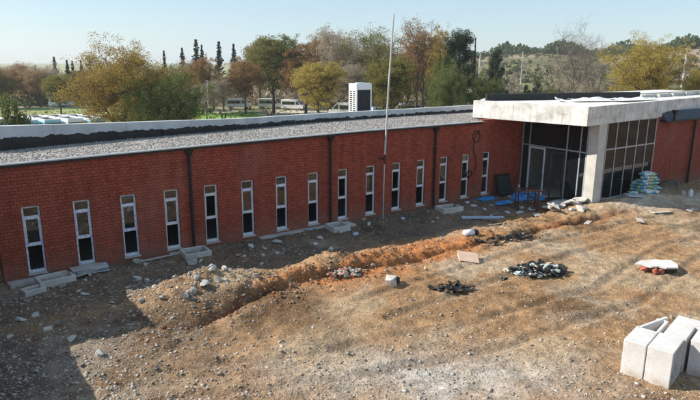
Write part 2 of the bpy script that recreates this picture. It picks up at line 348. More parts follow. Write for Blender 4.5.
# keep the far cells small enough to carry the hill
def densify(a, mx_, lo, hi):
    o = [a[0]]
    for v in a[1:]:
        n = int(max(1, math.ceil((v-o[-1])/mx_))) if (v > lo and o[-1] < hi) else 1
        a_ = o[-1]; o += [a_+(v-a_)*k/n for k in range(1, n+1)]
    return np.array(o)
gx = densify(gx, 9, -200, 560); gy = densify(gy, 9, -60, 520)
GX, GY = np.meshgrid(gx, gy, indexing='ij'); GZ = ground_h(GX, GY)
nx, ny = GX.shape; V = np.stack([GX, GY, GZ], -1).reshape(-1, 3)
idx = np.arange(nx*ny).reshape(nx, ny); Q = np.stack([idx[:-1, :-1], idx[1:, :-1], idx[1:, 1:], idx[:-1, 1:]], -1).reshape(-1, 4)
def ground_color():
    x, y = GX.ravel(), GY.ravel(); D = np.hypot(x-CAM[0], y-CAM[1]); az = np.degrees(np.arctan2(x-CAM[0], y-CAM[1]))
    def c(*v): return np.array(v)[None, :]
    n1 = fbm(x, y, .35, 4)[:, None]; n2 = fbm(x+99, y, 1.7, 4)[:, None]; n3 = fbm(x+7, y+40, .12, 3)[:, None]
    base = c(.34, .205, .105)*(1+.35*n2)
    base = base*(1-sstep(.0, .35, n1)) + c(.40, .29, .18)*sstep(.0, .35, n1)
    red = .75*np.exp(-(linedist(x, y, TRENCH)/.5)**2)+1.2*gauss(x, y, 10.5, -6.5, 3.2, 1.3)+1.2*gauss(x, y, 15.3, -6.0, 3.8, 1.2)
    red = np.clip(red*(.75+.9*fbm(x, y, .9, 3)), 0, 1)[:, None]; base = base*(1-red)+c(.46, .185, .065)*red
    # pale crushed stone low in the middle, grey-brown strip along the wall and dark soil at left, both with shade painted in
    gr = np.clip(gauss(x, y, 7.5, -14.0, 4.2, 1.7, -.6)*.9*(.8+.8*fbm(x, y, 1.1, 3)), 0, 1)[:, None]; base = base*(1-gr)+c(.50, .46, .41)*gr
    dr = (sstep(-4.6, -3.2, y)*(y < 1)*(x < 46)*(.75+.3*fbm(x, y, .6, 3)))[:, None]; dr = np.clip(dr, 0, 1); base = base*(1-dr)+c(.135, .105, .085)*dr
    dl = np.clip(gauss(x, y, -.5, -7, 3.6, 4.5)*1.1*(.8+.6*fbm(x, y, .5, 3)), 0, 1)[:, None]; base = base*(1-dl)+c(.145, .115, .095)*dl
    pl = np.clip(gauss(x, y, 37, -8.3, 6, 1.3)+gauss(x, y, 31, -6.6, 2.6, 1), 0, 1)[:, None]; base = base*(1-pl)+c(.50, .42, .33)*pl
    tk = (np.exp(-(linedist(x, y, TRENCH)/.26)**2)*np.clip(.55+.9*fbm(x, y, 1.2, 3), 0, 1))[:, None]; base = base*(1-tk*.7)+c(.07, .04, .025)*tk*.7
    damp = (sstep(.08, .42, fbm(x+200, y, .28, 5, .6))*(y < 2))[:, None]; base = base*(1-.48*damp)
    pale = (sstep(.16, .45, fbm(x+300, y+60, .5, 5, .6))*(y < 2)*(y > -22))[:, None]; base = base*(1-.35*pale)+c(.50, .42, .32)*.35*pale
    for RP in RUTS:
        for off in (-.85, .85):
            k_ = (.5*np.exp(-(linedist(x, y-off, RP)/.19)**2)*np.clip(.6+1.2*fbm(x, y, .8, 3), 0, 1))[:, None]; base = base*(1-k_)+c(.20, .14, .10)*k_
    dk = np.clip(1.3*gauss(x, y, 35.4, -5.75, 1.7, .8, -.1), 0, 1)[:, None]; base = base*(1-dk)+c(.11, .085, .07)*dk
    # fields beyond
    field = c(.30, .30, .13)*(1+.35*n1)+c(.05, .04, .01)*n3
    out = sstep(10, 26, y)[:, None]; base = base*(1-out)+field*out
    return x, y, D, az, base
x_, y_, D_, az_, col = ground_color()
def strip(px0, px1, py0, py1, z=-4):
    P = [at(px0, py0, z)[:2], at(px1, py0, z)[:2], at(px1, py1, z)[:2], at(px0, py1, z)[:2]]; m = np.ones(len(x_), bool)
    ctr = np.mean(P, 0)
    for (a, b) in zip(P, P[1:]+P[:1]):
        s = (b[0]-a[0])*(y_-a[1])-(b[1]-a[1])*(x_-a[0]); sc0 = (b[0]-a[0])*(ctr[1]-a[1])-(b[1]-a[1])*(ctr[0]-a[0]); m &= (s*sc0 > 0)
    return m
hillm = (sstep(150, 230, D_)*sstep(37, 46, az_))[:, None]
hc = np.where(fbm(x_, y_, .012, 3)[:, None] > .05, np.array([[.155, .145, .07]]), np.array([[.24, .185, .125]]))*(1+.5*fbm(x_, y_, .05, 4)[:, None])
tb = sstep(.15, .4, fbm(D_, az_, .035, 2))[:, None]; hc = hc*(1-.5*tb)+np.array([[.30, .22, .16]])*.5*tb
col = col*(1-hillm)+hc*hillm
# worn paths and the van park (bare pale earth), mown grass
m = strip(-60, 90, 104.0, 107.2); col[m] = np.array([.58, .52, .43])*(1+.2*fbm(x_[m], y_[m], .3, 3)[:, None])
m = strip(175, 420, 109.5, 116); col[m] = np.array([.58, .52, .43])*(1+.2*fbm(x_[m], y_[m], .3, 3)[:, None])
m = strip(150, 262, 111.5, 118.5); col[m] = np.array([.19, .36, .06])*(1+.3*fbm(x_[m], y_[m], .3, 3)[:, None])
m = strip(-40, 78, 107.5, 111); col[m] = np.array([.24, .31, .11])*(1+.4*fbm(x_[m], y_[m], .3, 3)[:, None])
col = np.clip(col, .01, .7)
def mat_ground():
    t = NT('ground_soil')
    at_ = t.nd('ShaderNodeAttribute', attribute_name='soil'); c = at_.outputs['Color']
    c = t.mix(.8, c, t.ramp(t.noise(2.2, 8, .72), [(.3, g(.38)), (.5, g(.92)), (.7, g(1.4))]), 'MULTIPLY')
    c = t.mix(.7, c, t.ramp(t.noise(13, 7, .75), [(.32, (.28, .25, .22)), (.5, g(1)), (.66, (1.6, 1.57, 1.53))]), 'MULTIPLY')
    # small stones by voronoi
    vo = t.nd('ShaderNodeTexVoronoi', Scale=11.0); t.ln(t.coord('Object'), vo.inputs['Vector'])
    f = t.nd('ShaderNodeMapRange'); f.inputs['From Min'].default_value = .30; f.inputs['From Max'].default_value = .20; t.ln(vo.outputs['Distance'], f.inputs['Value'])
    sel = t.nd('ShaderNodeSeparateColor'); t.ln(vo.outputs['Color'], sel.inputs[0])
    gt = t.nd('ShaderNodeMath', operation='GREATER_THAN'); gt.inputs[1].default_value = .6; t.ln(sel.outputs[0], gt.inputs[0])
    mm = t.nd('ShaderNodeMath', operation='MULTIPLY'); t.ln(f.outputs[0], mm.inputs[0]); t.ln(gt.outputs[0], mm.inputs[1])
    ob = t.nd('ShaderNodeSeparateXYZ'); t.ln(t.coord('Object'), ob.inputs[0]); nr = t.nd('ShaderNodeMapRange'); nr.inputs['From Min'].default_value = 14; nr.inputs['From Max'].default_value = 8; t.ln(ob.outputs['Y'], nr.inputs['Value'])
    m3 = t.nd('ShaderNodeMath', operation='MULTIPLY'); t.ln(mm.outputs[0], m3.inputs[0]); t.ln(nr.outputs[0], m3.inputs[1])
    c = t.mix(m3.outputs[0], c, t.ramp(sel.outputs[1], [(0, (.24, .18, .13)), (1, (.50, .45, .39))]))
    t.ln(c, t.b.inputs['Base Color']); t.b.inputs['Roughness'].default_value = .95; t.b.inputs['Specular IOR Level'].default_value = .15
    ad = t.nd('ShaderNodeMath', operation='ADD'); t.ln(t.noise(9, 8, .7), ad.inputs[0]); 
    ms = t.nd('ShaderNodeMath', operation='MULTIPLY'); t.ln(m3.outputs[0], ms.inputs[0]); ms.inputs[1].default_value = .35; t.ln(ms.outputs[0], ad.inputs[1])
    t.bump(ad.outputs[0], .9, .09); return t.m
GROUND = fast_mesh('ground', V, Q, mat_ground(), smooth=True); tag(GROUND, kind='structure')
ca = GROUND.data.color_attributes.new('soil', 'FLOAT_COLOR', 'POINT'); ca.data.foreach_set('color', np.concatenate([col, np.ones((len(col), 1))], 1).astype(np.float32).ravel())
def gz(x, y): return float(ground_h(np.array([x]), np.array([y]))[0])

# ------------------------------------------------------------------ main building
WS, WW, NW = 1.7477, .615, 15
B = thing('brick_building', 'long single storey red brick building with fifteen narrow windows and flat gravel roof', 'building')
def ztop(x): return float(np.interp(x, [-.8, 3.6, 8.9, 15.3, 24.0], [4.36, 4.44, 4.52, 4.59, 4.59])) if x < 24.2 else 4.70
XL, XR, YB, TH = -.81, 28.0, 9.3, .24
w = MB()
def wq(x0, x1, z0, z1a, z1b, y=0): w.add([(x0, y, z0), (x1, y, z0), (x1, y, z1b), (x0, y, z1a)], [(0, 1, 2, 3)])
xs = [XL]
for i in range(NW): xs += [i*WS, i*WS+WW]
xs += [24.2, XR]; xs = sorted(xs)
ops = [(i*WS, i*WS+WW) for i in range(NW)]
for a, b in zip(xs[:-1], xs[1:]):
    za, zb = (ztop(a+1e-4), ztop(b-1e-4))
    op = any(abs(a-o[0]) < 1e-6 for o in ops)
    if op:
        wq(a, b, -.6, .15, .15); wq(a, b, 2.75, za, zb)
        for (p, q, r_, s_) in (((a, 0, .15), (a, 0, 2.75), (a, TH, 2.75), (a, TH, .15)), ((b, 0, 2.75), (b, 0, .15), (b, TH, .15), (b, TH, 2.75)), ((a, 0, 2.75), (b, 0, 2.75), (b, TH, 2.75), (a, TH, 2.75)), ((b, 0, .15), (a, 0, .15), (a, TH, .15), (b, TH, .15))): w.add([p, q, r_, s_], [(0, 1, 2, 3)])
        w.add([(a, TH, -.6), (b, TH, -.6), (b, TH, .15), (a, TH, .15)], [(3, 2, 1, 0)]); w.add([(a, TH, 2.75), (b, TH, 2.75), (b, TH, 4.3), (a, TH, 4.3)], [(3, 2, 1, 0)])
    else:
        wq(a, b, -.6, za, zb); w.add([(a, TH, -.6), (b, TH, -.6), (b, TH, 4.3), (a, TH, 4.3)], [(3, 2, 1, 0)])
w.add([(24.2, 0, 4.59), (24.2, 0, 4.70), (24.2, .3, 4.70), (24.2, .3, 4.59)], [(0, 1, 2, 3)])
w.add([(24.2, 0, 4.70), (28, 0, 4.70), (28, .3, 4.70), (24.2, .3, 4.70)], [(0, 1, 2, 3)])
w.add([(XL, 0, -.6), (XL, 0, 4.36), (XL, YB, 4.36), (XL, YB, -.6)], [(0, 1, 2, 3)])
w.build('wall', BRICK, B)
bw = MB().box(XL+.02, 52, YB, YB+.25, -4, 4.35); bw.build('rear_wall', BRICK, B)
fl = MB().box(XL+.05, 52, .25, YB-.02, -.3, .02); fl.build('floor_slab', CONC_D, B)
pt = MB()
for xx in (6.9, 13.9, 20.9): pt.box(xx, xx+.15, .3, 7.0, .02, 4.2)
pt.box(.0, 35, 6.9, 7.05, .02, 4.2); pt.build('partition', INNER, B)
# roof plate + gravel + flashing
rp_ = MB(); P = [(-.81, 4.36), (3.6, 4.44), (8.9, 4.52), (15.3, 4.59), (24.2, 4.60)]
V0 = []
for (x, z) in P: V0 += [(x, -.10, z-.06), (x, -.10, z+.015), (x, 7.5, z+.015), (x, 7.5, z-.06)]
rp_.v = V0
for i in range(len(P)-1):
    a = i*4; b = a+4
    rp_.f += [(a, b, b+1, a+1), (a+1, b+1, b+2, a+2), (a+3, a+2, b+2, b+3), (a, a+3, b+3, b)]
rp_.f += [(0, 1, 2, 3), (16, 19, 18, 17)]
rp_.build('roof', RGRAV, B)
r2 = MB().box(XL, 52, 5.4, YB+.27, 4.36, 4.42); r2.build('rear_roof', CONC, B); MB().box(24.21, 30, .31, 5.3, 4.45, 4.605).build('roof', RGRAV, B)
fs = MB(); fd = MB()
for (x0, z0), (x1, z1) in zip(P[:-1], P[1:]):
    fs.add([(x0, -.17, z0-.0), (x1, -.17, z1-.0), (x1, -.17, z1+.045), (x0, -.17, z0+.045), (x0, .04, z0+.045), (x1, .04, z1+.045), (x0, .04, z0+.0), (x1, .04, z1+.0)], [(0, 1, 2, 3), (3, 2, 5, 4), (4, 5, 7, 6), (0, 6, 7, 1)])
    fd.add([(x0, -.15, z0-.10), (x1, -.15, z1-.10), (x1, -.15, z1+.0), (x0, -.15, z0+.0), (x0, -.003, z0-.10), (x1, -.003, z1-.10)], [(0, 1, 2, 3), (0, 4, 5, 1)])
fs.build('roof_flashing', METAL_L, B); fd.build('drip_edge', METAL_D, B)
# gravel stones on the roof that stand proud
rnd = random.Random(3)
nr = np.random.RandomState(5)
def rocks(n, xy, size, name, mat, parent=None, zf=None, flat=.7, seed=1, sink=.25):
    r = np.random.RandomState(seed)
    ico = np.array([(0, 0, 1), (.894, 0, .447), (.276, .851, .447), (-.724, .526, .447), (-.724, -.526, .447), (.276, -.851, .447), (.724, .526, -.447), (-.276, .851, -.447), (-.894, 0, -.447), (-.276, -.851, -.447), (.724, -.526, -.447), (0, 0, -1)])
    fc = np.array([(0, 1, 2), (0, 2, 3), (0, 3, 4), (0, 4, 5), (0, 5, 1), (1, 6, 2), (2, 7, 3), (3, 8, 4), (4, 9, 5), (5, 10, 1), (1, 10, 6), (2, 6, 7), (3, 7, 8), (4, 8, 9), (5, 9, 10), (6, 11, 7), (7, 11, 8), (8, 11, 9), (9, 11, 10), (10, 11, 6)])
    n = len(xy); s = size[:, None, None]*.5
    v = ico[None]*(.65+.7*r.rand(n, 12, 1))*s*np.stack([.7+.6*r.rand(n), .6+.6*r.rand(n), flat*(.5+.7*r.rand(n))], 1)[:, None, :]
    a = r.rand(n)*6.28; ca, sa = np.cos(a)[:, None], np.sin(a)[:, None]
    tl = (r.rand(n, 1)-.5)*.9; v2 = v.copy(); v2[..., 2] = v[..., 2]+v[..., 0]*tl
    v = np.stack([v2[..., 0]*ca-v2[..., 1]*sa, v2[..., 0]*sa+v2[..., 1]*ca, v2[..., 2]], -1)
    z = (ground_h(xy[:, 0], xy[:, 1]) if zf is None else zf(xy[:, 0], xy[:, 1]))+size*.5*flat*(1-2*sink)
    v += np.concatenate([xy, z[:, None]], 1)[:, None, :]
    return fast_mesh(name, v.reshape(-1, 3), (fc[None]+np.arange(n)[:, None, None]*12).reshape(-1, 3), mat, parent, n=3)
def mat_stones(name, cols):
    t = NT(name); gm = t.nd('ShaderNodeNewGeometry'); k = len(cols)
    c = t.ramp(gm.outputs['Random Per Island'], [(i/(k-1), q) for i, q in enumerate(cols)])
    c = t.mix(.5, c, t.ramp(t.noise(18, 4), [(.3, g(.6)), (.7, g(1.15))]), 'MULTIPLY')
    t.ln(c, t.b.inputs['Base Color']); t.b.inputs['Roughness'].default_value = .92; t.b.inputs['Specular IOR Level'].default_value = .2; return t.m
xy = np.stack([nr.uniform(-.7, 26.5, 9000), nr.uniform(.02, 4.6, 9000)], 1); xy[:, 1] = np.where(xy[:, 0] > 24, .35+xy[:, 1]*.9, xy[:, 1])
rocks(0, xy, nr.uniform(.03, .075, 9000), 'roof_gravel_stones', mat_stones('roof_stones', [(.14, .13, .12), (.26, .245, .23), (.37, .35, .33), (.50, .475, .445)]), B, lambda x, y: np.interp(x, [-.8, 3.6, 8.9, 15.3, 24.0], [4.375, 4.455, 4.535, 4.605, 4.615]))['kind'] = 'stuff'
# parapet: painted top part with a ragged lower border, bitumen below
PP = [(-.81, 3.55, 5.42), (3.8, 3.9, 5.27), (10.6, 4.1, 5.12), (16.7, 4.75, 5.09), (22.1, 5.0, 5.05), (29.6, 4.95, 5.08)]
def pint(x): return np.interp(x, [p[0] for p in PP], [p[1] for p in PP]), np.interp(x, [p[0] for p in PP], [p[2] for p in PP])
xs_ = np.arange(-.81, 29.5, .06); pa = MB(); pb = MB(); rr = np.random.RandomState(2)
rag = fbm(xs_, xs_*0, 2.8, 5, .75)*.17+fbm(xs_, xs_*0+9, .25, 2)*.07
Vp = []; Vb = []
for x, rg_ in zip(xs_, rag):
    y, z = pint(x); zl = z-(z-4.55)*.56+rg_*.8
    Vp += [(x, y-.012, zl), (x, y-.012, z), (x, y+.26, z), (x, y+.26, 4.3), (x, y-.002, zl)]
    Vb += [(x, y, 4.3), (x, y, z-.02), (x, y+.2, z-.02)]
n = len(xs_)
Fp = [(i*5+k, (i+1)*5+k, (i+1)*5+k+1, i*5+k+1) for i in range(n-1) for k in (0, 1, 2)]+[(i*5+4, (i+1)*5+4, (i+1)*5, i*5) for i in range(n-1)]
Fb = [(i*3+k, (i+1)*3+k, (i+1)*3+k+1, i*3+k+1) for i in range(n-1) for k in (0, 1)]
Fp += [(0, 1, 2, 3)]
para = mesh_obj('parapet', Vp, Fp, PARA, B); mesh_obj('bitumen_coating', Vb, Fb, BITU, para)
for x in np.arange(.3, 24, 2.1):
    y, z = pint(x); MB().box(x, x+.06, y-.05, y-.004, 4.5, 4.80).build('upstand_batten', METAL_D, B)
for x in np.arange(1.9, 24, 3.05):
    y, z = pint(x); MB().box(x, x+.02, y-.017, y-.011, z-.42, z+.003).build('parapet_joint', CONC_D, para)
# windows: frame (part) with panes (sub-part)
rw = random.Random(11)
midglass = [1, 1, 1, 1, 0, 1, 1, 1, 0, 1, 0, 1, 1, 0, 0]
for i in range(NW):
    x0, x1, z0, z1 = i*WS+.004, i*WS+WW-.004, .152, 2.746; ya, yb_ = .095, .165; t = .065
    f = MB()
    f.box(x0, x0+t, ya, yb_, z0, z1); f.box(x1-t, x1, ya, yb_, z0, z1); f.box(x0+t, x1-t, ya, yb_, z0, z0+.12); f.box(x0+t, x1-t, ya, yb_, z1-t, z1)
    zt, zm = z1-.42, z0+1.10
    f.box(x0+t, x1-t, ya, yb_, zt-.045, zt+.045); f.box(x0+t, x1-t, ya, yb_, zm-.045, zm+.045)
    fr = f.build('window', FILM if i < 3 or i in (5, 6) else FRAME_W, B, bevel=.004)
    sash = MB(); q = .035
    sash.box(x0+t, x0+t+q, ya-.012, yb_-.02, zm+.045, zt-.045); sash.box(x1-t-q, x1-t, ya-.012, yb_-.02, zm+.045, zt-.045)
    sash.box(x0+t+q, x1-t-q, ya-.012, yb_-.02, zm+.045, zm+.045+q); sash.box(x0+t+q, x1-t-q, ya-.012, yb_-.02, zt-.045-q, zt-.045)
    sash.build('sash', FILM if i in (0, 1, 2, 3) else FRAME_W, fr)
    p = MB()
    def pane(za, zb):
        tx, tz = rw.uniform(-.006, .006), rw.uniform(-.004, .004)
        p.add([(x0+t, .135+tx, za), (x1-t, .135-tx, za), (x1-t, .135-tx+tz, zb), (x0+t, .135+tx+tz, zb)], [(0, 1, 2, 3)])
    pane(zt+.045, z1-t)
    if midglass[i]: pane(zm+.045, zt-.045)
    else: pass
    p.build('pane', GLASS, fr)
    sl_ = MB().box(x0-.03, x1+.03, -.05, -.003, .105, .148).box(x0, x1, -.003, .09, .152, .165); sl_.build('sill', CONC_L, fr)
# plinth/kerb along the wall foot
for a, b in ((-.75, 1.35), (5.3, 6.9), (9.5, 14.6)): MB().box(a, b, -.34, -.004, -.25, .02).build('plinth', CONC, B)
# downpipes with hopper heads
for X in (6.38, 13.48, 20.47):
    d = MB(); zt_ = ztop(X)-.30
    d.tube([(X, -.10, zt_), (X, -.10, .12), (X+.02, -.18, .02)], .062, 10)
    for zz in (.9, 2.1, 3.3): d.box(X-.075, X+.075, -.17, -.003, zz, zz+.035)
    dp = d.build('downpipe', METAL_D, B)
    h = MB().add([(X-.16, -.24, zt_+.2), (X+.16, -.24, zt_+.2), (X+.16, -.005, zt_+.2), (X-.16, -.005, zt_+.2), (X-.07, -.17, zt_-.06), (X+.07, -.17, zt_-.06), (X+.07, -.03, zt_-.06), (X-.07, -.03, zt_-.06)], [(0, 1, 5, 4), (1, 2, 6, 5), (2, 3, 7, 6), (3, 0, 4, 7), (0, 3, 2, 1), (4, 5, 6, 7)])
    h.build('hopper_head', METAL_D, dp)
# loose cable on the wall near the porch
cb = MB(); pts = []
for k in range(40):
    t = k/39; pts.append((24.0-.28*math.sin(t*5.2)-.5*t, -.05-.02*math.sin(t*20), 4.1-2.5*t+.12*math.sin(t*13)))
cb.tube(pts, .022, 6); pts = [(23.75+.3*math.cos(a), -.045, 3.75+.34*math.sin(a)) for a in np.linspace(0, 6.6, 22)]; cb.tube(pts, .02, 6)
cb.tube([(23.3+.22*math.cos(a), -.05, 1.55+.2*math.sin(a)) for a in np.linspace(0, 12.5, 34)], .03, 6)
cb.build('loose_cable', BLACK, B)

# ------------------------------------------------------------------ entrance block
PB = thing('entrance_block', 'glazed entrance hall under a thick white concrete canopy with a square corner column', 'entrance', (28, -4.6, 0))
OX, OY = 28.0, -4.6
def pbuild(mb, name, mat, bevel=0, par=None):
    mb.v = [(v[0]-OX, v[1]-OY, v[2]) for v in mb.v]; return mb.build(name, mat, par or PB, bevel=bevel)
wl = MB().box(35.15, 52, -4.6, -4.36, -.6, 4.72).box(51.7, 52, -4.36, 12.4, -.6, 4.4); pbuild(wl, 'wall', BRICK)
CZ0, CZ1 = 4.70, 5.72
cn = [(24.88, 1.41), (26.38, -5.45), (41.8, -4.05), (52.5, -3.1), (52.5, 4.5), (29.6, 4.6)]
cp = pbuild(MB().prism(cn, CZ0, CZ1-.10), 'canopy', FASCIA, .015)
def edge_strip(a, b, z0, z1, out, inn, ext=0):
    a = Vector((*a, 0)); b = Vector((*b, 0)); d = (b-a).normalized(); nrm = Vector((d.y, -d.x, 0)); a2 = a-d*ext; b2 = b+d*ext
    P = [a2+nrm*out, b2+nrm*out, b2-nrm*inn, a2-nrm*inn]; return MB().prism([(p.x, p.y) for p in P], z0, z1)
kb = edge_strip(cn[0], cn[1], CZ1-.10, CZ1+.02, .0, .35); k2 = edge_strip(cn[1], cn[2], CZ1-.10, CZ1+.01, -.003, .32)
pbuild(kb, 'canopy_kerb', FASCIA, par=None); pbuild(k2, 'canopy_kerb', FASCIA)
# panel joints and stain lines on fascia
for (a, b, ts) in ((cn[0], cn[1], (.38, .80)), (cn[1], cn[2], (.055, .20, .27, .42, .55, .69, .83))):
    for t_ in ts:
        x = a[0]+(b[0]-a[0])*t_; y = a[1]+(b[1]-a[1])*t_; an = math.atan2(b[1]-a[1], b[0]-a[0])
        pbuild(MB().box(x-.014, x+.014, y-.006, y+.006, CZ0+.05, CZ1-.12, rz=an), 'panel_joint', CONC, par=cp)
# torn membrane on the canopy top and its black upstand
ub = edge_strip((26.5, 1.8), (38.3, -1.55), CZ1-.12, CZ1+.33, 0, .22); pbuild(ub, 'roof_upstand', BITU)
ms_ = MB(); rr = random.Random(4)
def sheet(cx, cy, L, W_, an, mb):
    n_, m_ = 14, 5; b = len(mb.v)
    for i in range(n_+1):
        for j in range(m_+1):
            u = (i/n_-.5)*L; v = (j/m_-.5)*W_*(1-.5*abs(i/n_-.4)); z = CZ1-.04+.20*max(0, float(fbm(i*.35+cx, j*.5+cy, 1., 3))+.25)*(j/m_)+.02*math.sin(j*2+i)
            mb.v.append((cx+u*math.cos(an)-v*math.sin(an), cy+u*math.sin(an)+v*math.cos(an), z+.08))
    for i in range(n_):
        for j in range(m_): a = b+i*(m_+1)+j; mb.f.append((a, a+m_+1, a+m_+2, a+1))
sheet(32.2, -2.0, 3.6, 1.0, -.3, ms_); sheet(35.2, -3.0, 4.5, 1.1, -.05, ms_); sheet(30.1, -.9, .9, .5, .9, ms_)
pbuild(ms_, 'torn_membrane', WHITE)
wr_ = MB(); 
for k in range(6): wr_.box(38.6+k*2.1, 40.2+k*2.1, -1.75+.25*k*.3, -1.35+.25*k*.3, CZ1-.1, CZ1+.14)
wr_.box(38.5, 52, -1.3, -1.0, CZ1-.1, CZ1+.20); pbuild(wr_, 'far_upstand', CONC_L)
wsx = edge_strip((28.6, -4.4), (35.2, -4.0), CZ1-.099, CZ1-.06, 0, 1.4)
# column
pbuild(MB().box(27.86, 28.62, -5.28, -4.66, -.5, CZ0), 'column', CONC_L, .015)
# side glazing, plane X=28, and front glazing, plane Y=-4.6
def yat(px, py):
    d = ray(px, py); p = CAM+d*(28-CAM[0])/d[0]; return p[1]
side = MB(); Y0, Y1 = -.02, -4.6
ys = [-.06, yat(528, 190)+.12, yat(562.5, 199), yat(575.5, 201), -4.56]
for y in ys: side.box(27.95, 28.03, y-.035, y+.035, .02, CZ0)
for a, b in zip(ys[:-1], ys[1:]):
    side.box(27.96, 28.02, b+.035, a-.035, 2.98, 3.06); side.box(27.96, 28.02, b+.035, a-.035, CZ0-.07, CZ0-.002)
    if b != ys[2]: side.box(27.96, 28.02, b+.035, a-.035, .02, .10)
sf = pbuild(side, 'side_glazing_frame', ALU)
gp = MB()
for k, (a, b) in enumerate(zip(ys[:-1], ys[1:])):
    e = rw.uniform(-.004, .004); gp.add([(27.99+e, a, 3.06), (27.99-e, b, 3.06), (27.99-e, b, CZ0-.07), (27.99+e, a, CZ0-.07)], [(0, 1, 2, 3)])
    if k != 1: gp.add([(27.99+e, a, .1), (27.99-e, b, .1), (27.99-e, b, 2.98), (27.99+e, a, 2.98)], [(0, 1, 2, 3)])
pbuild(gp, 'side_glass', GLASS2)
# doors in the side glazing: fixed leaf and one standing open
dy0, dy1 = ys[1]-.04, ys[2]+.04; mid = dy0+(dy1-dy0)*.46
dm = MB(); dm.box(27.9, 27.95, mid, dy0, 2.86, 2.96); dm.box(27.9, 27.95, mid, dy0, .04, .16); dm.box(27.9, 27.95, mid, mid+.09, .16, 2.86); dm.box(27.9, 27.95, dy0-.09, dy0, .16, 2.86)
pbuild(dm, 'door', FRAME_W); 
do = MB(); c0 = Vector((27.93, dy1, 0)); dd = Vector((-.80, .60, 0)).normalized()
def dp_(u0, u1, z0, z1): 
    a = c0+dd*u0; b = c0+dd*u1; n_ = Vector((dd.y, -dd.x, 0))*.025
    do.prism([((a-n_).x, (a-n_).y), ((b-n_).x, (b-n_).y), ((b+n_).x, (b+n_).y), ((a+n_).x, (a+n_).y)], z0, z1)
dp_(0, .08, .04, 2.9); dp_(.72, .80, .04, 2.9); dp_(.08, .72, 2.82, 2.9); dp_(.08, .72, .04, .16)
dr = pbuild(do, 'door', METAL_D); 
hd = MB().box(27.86, 27.9, mid+.02, mid+.06, 1.0, 1.35); pbuild(hd, 'door_handle', ALU)
fr_ = MB(); mxs_ = [29.75, 30.75, 31.9, 33.0, 34.1, 35.12]
for x in mxs_: fr_.box(x-.035, x+.035, -4.64, -4.56, .02, CZ0)
for a, b in zip(mxs_[:-1], mxs_[1:]):
    fr_.box(a+.035, b-.035, -4.63, -4.57, 3.02, 3.10); fr_.box(a+.035, b-.035, -4.63, -4.57, .02, .1); fr_.box(a+.035, b-.035, -4.63, -4.57, CZ0-.07, CZ0-.002)
pbuild(fr_, 'front_glazing_frame', ALU)
gp = MB()
gp.add([(28.04, -4.6, .1), (29.72, -4.6, .1), (29.72, -4.6, CZ0-.01), (28.04, -4.6, CZ0-.01)], [(0, 1, 2, 3)])
for a, b in zip(mxs_[:-1], mxs_[1:]):
    for z0, z1 in ((.1, 3.02), (3.10, CZ0-.07)):
        e = rw.uniform(-.004, .004); gp.add([(a, -4.6+e, z0), (b, -4.6-e, z0), (b, -4.6-e, z1), (a, -4.6+e, z1)], [(0, 1, 2, 3)])
pbuild(gp, 'front_glass', GLASS2)
pbuild(MB().box(28.02, 35.1, -4.5, 5.3, -.3, .015).box(28.3, 35.0, .6, .8, .02, 4.3), 'hall_floor', CONC_D)
pbuild(MB().box(30.6, 31.2, -1.2, -.6, .02, 4.3), 'inner_column', INNER)
pbuild(MB().box(29.7, 35.2, -4.75, -4.61, -.3, .06).box(27.7, 27.94, -4.6, -.05, -.3, .05), 'threshold', PALEBLUE)
# eave of the right wing in front of the canopy
ev = MB().extr([(-5.02, 4.36), (-5.02, 4.44), (-4.36, 4.60), (-4.36, 4.36)], 35.55, 52, 0); pbuild(ev, 'wing_eave', METAL_D)
et = MB().extr([(-4.98, 4.46), (-4.52, 5.02), (-4.45, 5.02), (-4.45, 4.46)], 35.7, 52, 0); pbuild(et, 'wing_roof_edge', mat_var('slate_roof_dark', (.035, .045, .06), (.09, .11, .14), 9, .7, bump=.9, bdist=.04, fine=16))
fu = MB().add([(36.2, -5.18, 5.12), (36.62, -5.18, 5.12), (36.62, -4.9, 5.12), (36.2, -4.9, 5.12), (36.33, -5.1, 4.85), (36.47, -5.1, 4.85), (36.47, -4.96, 4.85), (36.33, -4.96, 4.85)], [(0, 1, 5, 4), (1, 2, 6, 5), (2, 3, 7, 6), (3, 0, 4, 7), (0, 3, 2, 1), (4, 5, 6, 7)]).tube([(36.4, -5.03, 4.9), (36.4, -5.03, 4.45)], .07, 8); pbuild(fu, 'hopper_head', METAL_D)
pbuild(MB().tube([(39.9, -4.75, 4.4), (39.9, -4.75, -.1)], .075, 10), 'downpipe', METAL_D)

# annexe added outside the frame, shaped so its shade lies over the left yard
AN = thing('shade_annexe', 'unseen red brick annexe added at the left to shade the yard', 'building', (-2.6, 0, 0))
MB().box(-5.4, 0, -2.2, 6, -.6, 4.5).build('wall', BRICK, AN); MB().box(-5.4, -.25, -14, -2.203, -.6, 2.55).build('shade_low_wall', BRICK, AN)
MB().box(-5.5, .08, -2.28, 6.1, 4.5, 4.62).build('roof', METAL_L, AN); MB().box(-5.5, -.2, -14.1, -2.205, 2.55, 2.66).build('shade_low_roof', METAL_L, AN)
for k in range(4): MB().box(-.27, -.245, -12.5+2.6*k, -11.6+2.6*k, .7, 1.9).build('window', FRAME_W, AN)  # windows on the added annexe, unseen like the rest of it

